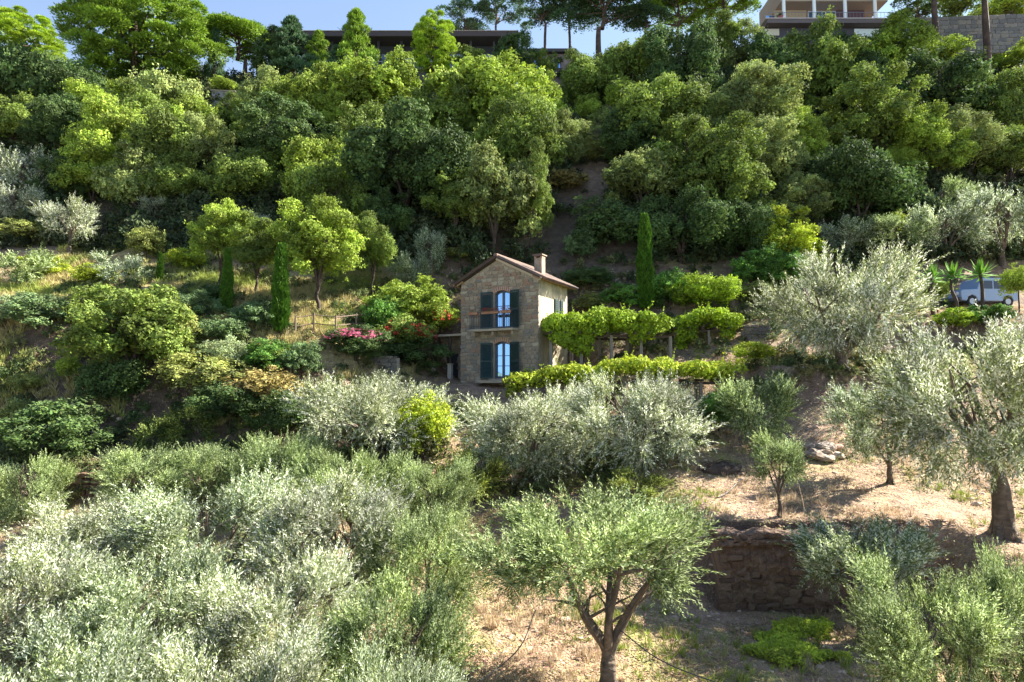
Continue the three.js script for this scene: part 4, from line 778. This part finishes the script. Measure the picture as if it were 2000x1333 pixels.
S(700, 655, 705, 90, 'oakD', 'dark leaves under the pink bougainvillea', { base: 712 });
S(800, 660, 722, 120, 'oakD', 'dark leafy bush under the red bougainvillea', { base: 722 });
S(1540, 412, 525, 140, 'yellow', 'bright yellow lemon tree at the end of the right slope', { k: 'oak', base: 535 });
S(1485, 490, 562, 95, 'lush', 'deep green bush below the bright lemon tree', { base: 572 });
S(1540, 490, 570, 90, 'lush', 'green bush left of the wide olive crown', { base: 580 });
S(1375, 540, 606, 130, 'vine', 'yellow-green lemon shrubs right of the tall cypress', { base: 612, k: 'oak' });
S(1310, 530, 600, 80, 'lush', 'leafy green bush beside the tall right cypress', { base: 606 });
S(1210, 556, 602, 90, 'lush', 'green bush left of the tall right cypress', { base: 606 });
S(1152, 576, 608, 70, 'tan', 'tan bush against the side wall of the house', { base: 612 });
S(1150, 522, 566, 110, 'oakD', 'dark hedge behind the house at right', {});
S(1475, 552, 596, 80, 'tan', 'straw coloured climbing bush at the end of the second pergola', {});
S(1475, 668, 712, 76, 'yellow', 'yellow bush at the right end of the long pergola', { base: 724 });
S(1725, 425, 470, 110, 'yellow', 'yellow bush among the right slope olives', { base: 480 });
S(1992, 520, 585, 60, 'oakY', 'yellowish shrub at the right end of the car', { base: 612 });
S(1832, 548, 592, 50, 'oak', 'green shrub at the left end of the car', { base: 612 });
S(1925, 596, 640, 90, 'lush', 'green shrub just below the car', { base: 640 });
S(1868, 604, 645, 60, 'vine', 'yellow-green shrub below the low pale wall', { base: 650 });
S(1405, 765, 840, 80, 'lush', 'bright green bush between two mid olives', { base: 850 });
S(826, 775, 890, 115, 'yellow', 'yellow-green bush in front of the left mid olive', { base: 900 });
S(930, 880, 985, 130, 'tan', 'straw coloured shrub between the foreground and mid olives', { base: 995, k: 'wisp' });
S(1245, 925, 985, 160, 'tan', 'dry yellow shrub behind the foreground olive', { base: 1000, k: 'wisp' });
S(1190, 215, 262, 70, 'oakG', 'pale bush in the upper part of the bare gap', {});
S(1165, 275, 320, 80, 'tan', 'dry bush low in the bare gap', {});
S(1105, 335, 375, 80, 'orange', 'reddish dry bush below the bare gap', {});
S(1125, 240, 290, 70, 'oakG', 'greyish bush left of the bare gap', {});
S(900, 480, 512, 50, 'tan', 'dry bush on the bare patch behind the roof', {});
S(1135, 450, 510, 60, 'blue', 'bluish bush behind the chimney', {});
S(50, 430, 478, 90, 'tan', 'dry bush below the pinkish grey olive', {});
S(180, 520, 560, 80, 'yellow', 'yellow broom bush on the dry left slope', {});
S(90, 500, 545, 70, 'yellow', 'sunny broom bush below the round grey olive', {});
S(420, 560, 600, 70, 'oakD', 'dark bush at the left of the middle cypress', {});
// olives of the grove: middle rows, then near ones
const O = (k, mat, px, top, bot, w, base, label, o = {}) => T(k, mat, px, top, bot, w, base, label, { group: OG, ...o });
O('olive', 'oliveW', 730, 715, 905, 320, 925, 'pale wide olive below the garden wall, left of the house door', { d: 28 });
O('olive', 'oliveW', 1040, 740, 955, 262, 970, 'left of two broad olives below the long pergola', { d: 26.5 });
O('olive', 'oliveW', 1255, 700, 955, 285, 975, 'right and taller of two broad olives below the long pergola', { d: 26 });
O('oliveM', 'oliveG', 1482, 712, 885, 155, 892, 'dense greener olive right of the two broad ones');
O('olive', 'oliveW', 1655, 484, 725, 320, 735, 'widest silvery olive on the upper right terrace', { r: 0.34, trunk: 1640, d: 30.4, z: 1 });
O('olive', 'oliveW', 1925, 598, 985, 375, 1045, 'largest olive at the right edge with thick twisted trunk', { trunk: 1962, r: 0.24, fork: 1.05 });
O('oliveM', 'oliveB', 1712, 728, 915, 170, 945, 'thin olive growing beside the largest olive', { trunk: 1740 });
O('oliveM', 'oliveG', 1524, 840, 960, 128, 1010, 'young slim olive standing on the edge of the dry wall', { r: 0.06 });
O('olive', 'oliveG', 1158, 945, 1206, 515, 1330, 'foreground olive with pale forked trunk on sunlit ground', { trunk: 1188, r: 0.19, d: 14, fork: 0.42 });
O('oliveM', 'oliveB', 1690, 1000, 1190, 290, 1250, 'shaded olive in front of the dry wall at right', { d: 16.2, r: 0.16 });
O('olive', 'oliveG', 1830, 1090, 1420, 300, 1560, 'near olive in the bottom right corner, left of two', { d: 11 });
O('olive', 'oliveG', 1985, 1040, 1420, 200, 1560, 'near olive cut by the right edge at the bottom', { d: 11.5 });
[[40, 880, 1010, 160, 1060, 24, 'oliveG', 'olive at the left edge beside the short dark wall'], [275, 862, 985, 200, 1020, 23.5, 'oliveG', 'green olive right of the short dark wall'], [400, 872, 975, 170, 1010, 24.5, 'oliveG', 'olive in the back row of the left grove'], [545, 835, 970, 230, 1010, 24, 'oliveG', 'tall olive in the back row below the dark hollow'], [690, 868, 1010, 230, 1050, 22, 'oliveG', 'olive in front of the pale wide olive'], [850, 905, 1020, 170, 1060, 21, 'oliveG', 'yellowish olive in the middle behind the foreground olive'],
 [150, 955, 1140, 330, 1210, 17.5, 'oliveW', 'silvery olive in the second row at left'], [400, 915, 1130, 360, 1200, 17.5, 'oliveB', 'big silvery olive in the second row, middle of the left grove'], [640, 915, 1140, 330, 1200, 17, 'oliveW', 'silvery olive in the second row with a bare stem showing'], [830, 970, 1180, 270, 1240, 16, 'oliveG', 'olive at the right end of the second row'],
 [40, 1060, 1300, 330, 1420, 12.5, 'oliveW', 'pale olive at the left edge in the near row'], [290, 1060, 1330, 360, 1430, 12.5, 'oliveB', 'bluish silver olive in the near row at left'], [540, 1065, 1330, 360, 1430, 12.5, 'oliveW', 'pale olive in the centre of the near left row'], [760, 1110, 1370, 320, 1440, 12, 'oliveG', 'green olive at the right end of the near row'],
 [130, 1220, 1560, 420, 1640, 9.6, 'oliveB', 'nearest olive at the bottom left corner'], [450, 1230, 1560, 420, 1640, 9.6, 'oliveW', 'nearest olive at the bottom left of centre'], [740, 1260, 1560, 330, 1640, 9.8, 'oliveB', 'nearest olive at the bottom beside the sunlit ground'],
].forEach(([px, top, bot, w, base, d, mat, label], k) => O('olive', mat, px, top - (k % 3) * 8, bot + (d < 20 ? 60 : 25), w * (0.88 + 0.05 * (k % 3)), base + 40, label, { d }));
// ------------------------------------------------------------------ yuccas
const sword = new THREE.BufferGeometry(); sword.setAttribute('position', new THREE.Float32BufferAttribute([-0.03, 0, 0, 0.03, 0, 0, -0.045, 0.5, 0.01, 0, 0.5, -0.02, 0.045, 0.5, 0.01, 0, 1, -0.06], 3)); sword.setIndex([0, 1, 3, 0, 3, 2, 1, 4, 3, 2, 3, 5, 3, 4, 5]); sword.setAttribute('color', new THREE.Float32BufferAttribute(new Array(18).fill(1), 3)); sword.computeVertexNormals();
[[1916, 500, 552, 'yucca with spiky bright leaves, right of three before the car'], [1862, 505, 556, 'middle yucca of three before the car'], [1822, 505, 560, 'left yucca of three before the car'], [1772, 488, 540, 'yucca rising behind the wide silvery olive']].forEach(([px, top, base, label]) => {
  const q = hit(px, 612), p = at(px, base, -q.z - 0.6), y0 = ground(p.x, p.z), c = Math.max(0.5, p.y - y0 + 0.5), t = thing('yucca_plant', V(p.x, y0, p.z), rr(0, 6), label, 'yucca', 'yuccas by the parked car');
  part('stem', trunkOf(c, 0.1), barkDark, t); for (let k = 0; k < 52; k++) { const l = part('leaf', sword, LM.yucca, t, V(rr(-0.04, 0.04), c + rr(-0.12, 0.08), rr(-0.04, 0.04))); l.rotation.set(0, k * 2.4 + rr(-0.3, 0.3), 0); l.rotateX(lerp(0.05, 2.2, k / 52) + rr(-0.2, 0.2)); l.scale.set(rr(0.7, 1.1), rr(0.55, 1), rr(0.8, 3)); }
});
// ------------------------------------------------------------------ smaller things
function poleFence(list, label) {
  const a = list[0], t = thing('pole_fence', a, 0, label, 'fence'), pts = list.map((p) => p.clone().sub(a));
  pts.forEach((p) => part('post', new THREE.CylinderGeometry(0.05, 0.06, 1.3, 8).translate(p.x, p.y + 0.5, p.z), std(0.16, 0.11, 0.08), t));
  for (let k = 0; k < pts.length - 1; k++) for (const h of [0.55, 1.05]) part('rail', tube([pts[k].clone().setY(pts[k].y + h), pts[k].clone().lerp(pts[k + 1], 0.5).setY((pts[k].y + pts[k + 1].y) / 2 + h - 0.02), pts[k + 1].clone().setY(pts[k + 1].y + h)], 0.025, 0.025, 4, 6), std(0.16, 0.11, 0.08), t);
}
const onG = (px, py) => { const p = hit(px, py); p.y = ground(p.x, p.z); return p; };
poleFence([[576, 658], [612, 652], [655, 655], [695, 650], [735, 648]].map((q) => onG(...q)), 'rustic wooden pole fence on the path left of the house');
{ // rock pile
  const c = onG(1612, 892), g = 'rocks in the heap on the right terrace';
  const look = ['pale flat rock lying on top of the heap', 'largest rock at the foot of the heap', 'reddish rock at the back of the heap', 'rounded rock at the left of the heap', 'small rock at the right of the heap', 'grey rock tilted against the heap', 'light rock at the front of the heap', 'brown rock in the middle of the heap', 'tiny rock rolled away from the heap'];
  look.forEach((label, k) => { const a = k * 2.4, r = k ? 0.25 + k * 0.09 : 0, s = [0.3, 0.42, 0.3, 0.28, 0.2, 0.3, 0.25, 0.28, 0.15][k], gg = new THREE.IcosahedronGeometry(1, 2), p = gg.attributes.position; for (let q = 0; q < p.count; q++) { const v = V(p.getX(q), p.getY(q), p.getZ(q)), n = 0.7 + 0.6 * vnoise(v.x * 1.7 + k * 7 + 20, v.y * 1.7 + v.z * 1.3 + 20); p.setXYZ(q, v.x * n, v.y * n * 0.55, v.z * n); } gg.computeVertexNormals(); const x = c.x + Math.cos(a) * r, z = c.z + Math.sin(a) * r * 0.7; const m = part(numbered('rock'), gg, std(...[[0.6, 0.5, 0.42], [0.5, 0.4, 0.33], [0.45, 0.28, 0.2]][k % 3], { map: stoneMap, bumpMap: stoneBump, bumpScale: 0.04 }), scene, V(x, ground(x, z) + (k ? 0.1 : 0.35), z)); m.scale.setScalar(s * 1.25); m.rotation.y = a; tag(m, label, 'rock', g); });
}
{ // heap of cut branches
  const c = onG(1410, 922), t = thing('brushwood_heap', c, 0, 'dark heap of earth and cut branches on the right terrace', 'heap'), gs = [];
  for (let k = 0; k < 90; k++) { const a = rr(0, 6.28), x = rr(-0.9, 0.9), z = rr(-0.45, 0.45), y = Math.max(0, 0.42 - x * x * 0.4 - z * z) * rnd(); gs.push(tube([V(x, y, z), V(x + Math.cos(a) * 0.3, y + rr(0, 0.12), z + Math.sin(a) * 0.2), V(x + Math.cos(a) * 0.6, y + rr(-0.05, 0.1), z + Math.sin(a) * 0.4)], 0.018, 0.006, 3, 4)); }
  part('branches', mergeGeometries(gs), barkDark, t).userData.kind = 'stuff';
  const mg = new THREE.SphereGeometry(1, 24, 12, 0, 6.2832, 0, Math.PI / 2), p = mg.attributes.position; for (let q = 0; q < p.count; q++) { const n = 0.75 + 0.5 * vnoise(p.getX(q) * 3 + 30, p.getZ(q) * 3 + p.getY(q) * 2 + 30); p.setXYZ(q, p.getX(q) * 0.95 * n, p.getY(q) * 0.36 * n - 0.05, p.getZ(q) * 0.5 * n); } mg.computeVertexNormals(); part('earth', mg, std(0.11, 0.075, 0.06, { map: soilMap }), t);
}
function hose(pts, r, label) { const c = pts.map((p) => V(...p)); const m = part(numbered('irrigation_hose'), tube(c, r, r, 60, 6, 0), std(0.03, 0.03, 0.035, { roughness: 0.6 }), scene); tag(m, label, 'hose', 'irrigation hoses between the olives'); }
{ const a = at(1212, 1232, 13.9), b = at(1290, 1290, 13), c = at(1420, 1340, 12.2), e = at(1560, 1372, 11.6); hose([a, b, c, e].map((p) => p.toArray()), 0.014, 'black hose sagging from the foreground olive towards bottom right'); }
{ const a = at(1046, 1192, 14), b = at(1015, 1265, 13.4), c = at(930, 1335, 12.6), e = at(860, 1372, 12.2); hose([a, b, c, e].map((p) => p.toArray()), 0.012, 'black hose running from the foreground olive down to the left'); }
{ const a = onG(1330, 985), b = onG(1400, 975), c = onG(1452, 935); for (const p of [a, b, c]) p.y += 0.03; hose([a, b, c].map((p) => p.toArray()), 0.016, 'thin dark hose lying on the sunlit terrace left of the young olive'); }
{ const p = onG(1574, 1018), t = thing('wooden_stake', p, 0, 'thin bare stake stuck beside the young olive', 'stake'); part('pole', tube([V(0, -0.1, 0), V(-0.06, 0.5, 0), V(-0.2, 1.15, 0)], 0.014, 0.01, 6, 6), std(0.35, 0.25, 0.18), t); }
// weeds: bright low plants at the foot of the wall
{
  const L = new Leaves();
  for (let k = 0; k < 26000; k++) { const x = rr(5.4, 9.4), z = rr(-17.6, -14.9), m = fbm(x * 1.4 + 5, z * 1.4 + 5, 3), e = Math.hypot((x - 7.35) / 2, (z + 16.25) / 1.35); if (m < 0.3 + 0.35 * e) continue; const hgt = 0.24 * smooth(m, 0.35, 0.75); leafOn(L, V(x, ground(x, z) + hgt * Math.sqrt(rnd()), z), V(rr(-0.5, 0.5), 1, rr(-0.5, 0.5)), 0.075, 0.6 + 0.8 * vnoise(x * 2.1, z * 2.1 + 90), 0.6); }
  tag(part('weeds', L.geo(), leafMat(0.42, 0.5, 0.05, 0.4), scene), 'bright green weeds at the foot of the dry stone wall', 'weeds', null, 'stuff');
}
// dry grass and undergrowth
function scatter(name, geo, mat, count, label, cat, pick, size, tint) {
  const m = new THREE.InstancedMesh(geo, mat, count); m.name = name; const q = new THREE.Object3D(), c = new THREE.Color(); let n = 0;
  for (let k = 0; k < count * 6 && n < count; k++) { const s = pick(); if (!s) continue; q.position.set(s[0], ground(s[0], s[1]) - 0.02, s[1]); q.rotation.set(rr(-0.15, 0.15), rr(0, 6.28), rr(-0.15, 0.15)); const z = rr(...size) * (s[2] || 1); q.scale.set(z, z * rr(0.7, 1.3), z); q.updateMatrix(); m.setMatrixAt(n, q.matrix); tint(c, s); m.setColorAt(n, c); n++; }
  m.count = n; m.castShadow = m.receiveShadow = true; scene.add(m); tag(m, label, cat, null, 'stuff');
}
const tuft = (() => { const L = new Leaves(); for (let k = 0; k < 16; k++) { const a = rr(0, 6.28), d = V(Math.cos(a) * rr(0.1, 0.8), 1, Math.sin(a) * rr(0.1, 0.8)).normalize(); L.add(V(rr(-0.2, 0.2), 0, rr(-0.2, 0.2)), d, sphereDir().cross(d).normalize(), rr(0.5, 1.1), 0.07, 1, 1, 1); } return L.geo(); })();
const grassM = leafMat(1, 1, 1, 0.3);
scatter('dry_grass', tuft, grassM, 20000, 'dry straw grass on the terraces and slopes', 'grass', () => { const x = rr(-26, 32), d = rr(10, 46); const n = fbm(x * 0.5 + 11, d * 0.5); if (Math.hypot(x, d - 37.5) < 4.5 || n < 0.42) return null; return [x, -d, 0.6 + n]; }, [0.1, 0.3], (c, s) => { const n = fbm(s[0] * 0.6 + 70, s[1] * 0.6); c.setRGB(0.52, 0.4, 0.27).lerp(lin(0.24, 0.3, 0.05), smooth(n, 0.48, 0.66)).multiplyScalar(rr(0.7, 1.2)); });
const pebble = (() => { const g = new THREE.IcosahedronGeometry(1, 1), p = g.attributes.position; for (let k = 0; k < p.count; k++) { const n = 0.7 + 0.6 * vnoise(p.getX(k) * 2 + 20, p.getY(k) * 2 + p.getZ(k) + 20); p.setXYZ(k, p.getX(k) * n, p.getY(k) * n * 0.6, p.getZ(k) * n); } g.computeVertexNormals(); return g; })();
scatter('slope_grass', tuft, grassM, 14000, 'yellow-green grass and broom on the left slope', 'grass', () => { const x = rr(-34, -6), d = rr(29, 49); return fbm(x * 0.4 + 21, d * 0.4) < 0.4 ? null : [x, -d, 1]; }, [0.2, 0.55], (c, s) => c.setRGB(0.46, 0.39, 0.17).lerp(lin(0.28, 0.33, 0.07), smooth(fbm(s[0] * 0.5, s[1] * 0.5 + 30), 0.4, 0.65)).multiplyScalar(rr(0.7, 1.2)));
const litter = (() => { const L = new Leaves(); for (let k = 0; k < 18; k++) { const d = V(rr(-1, 1), rr(0.02, 0.35), rr(-1, 1)).normalize(); L.add(V(rr(-1, 1), 0.06, rr(-1, 1)), d, V(-d.z, rr(-0.3, 0.3), d.x).normalize(), rr(0.2, 0.5), 0.1, ...[1, 1, 1].map((q) => q * rr(0.7, 1.2))); } return L.geo(); })();
scatter('leaf_litter', litter, grassM, 9000, 'fallen leaves and dry bits on the terraces', 'leaf litter', () => { const x = rr(-14, 20), d = rr(10, 36); return fbm(x * 0.7 + 33, d * 0.7 + 3) < 0.46 || Math.hypot(x, d - 37.5) < 4 ? null : [x, -d, 1]; }, [0.15, 0.4], (c) => c.setRGB(0.3, 0.19, 0.1).lerp(lin(0.5, 0.42, 0.24), rnd()));
scatter('loose_stones', pebble, std(1, 1, 1), 9000, 'loose stones and clods lying on the terraces', 'stones', () => { const x = rr(-22, 24), d = rr(10, 36); return fbm(x * 0.6 + 3, d * 0.6 + 3) < 0.45 || Math.hypot(x, d - 37.5) < 4.5 ? null : [x, -d, rnd() < 0.06 ? 2.2 : 1]; }, [0.015, 0.07], (c) => c.setRGB(0.5, 0.38, 0.29).lerp(lin(0.25, 0.16, 0.11), rnd()));
const clumpGeo = broadCrown({ lobes: 9, lobeR: 0.45, tufts: 75, per: 8, size: 0.22, bottom: -0.2, core: 0, tr: 0.18 });
scatter('undergrowth', clumpGeo, leafMat(1, 1, 1, 0.3), 2600, 'dark undergrowth between the trees of the hillside', 'undergrowth', () => { const d = rr(46, 92), x = rr(-0.95, 0.95) * d; if (Math.abs(x - d * 0.135) < 2 && d < 78) return rnd() < 0.2 ? [x, -d, 0.5] : null; if (d > 84 && rnd() < 0.5) return null; return [x, -d, 1]; }, [0.5, 1.5], (c) => c.setRGB(0.045, 0.07, 0.025).lerp(lin(0.14, 0.15, 0.06), rnd() * rnd()).multiplyScalar(rr(0.7, 1.2)));
scatter('slope_scrub', clumpGeo, leafMat(1, 1, 1, 0.3), 1700, 'low scrub dotted over the banks and dry slopes', 'scrub', () => { const d = rr(25, 47), x = rr(-28, 32); if (Math.hypot(x, d - 37.5) < 5 || (x > 5 && d < 29.5) || (d > 34 && rnd() < 0.5) || (x > 20 && d > 33 && d < 40)) return null; return [x, -d, 1]; }, [0.15, 0.5], (c) => c.setRGB(0.08, 0.12, 0.04).lerp(lin(0.3, 0.27, 0.1), rnd() * rnd()).multiplyScalar(rr(0.6, 1.2)));
renderer.render(scene, camera);
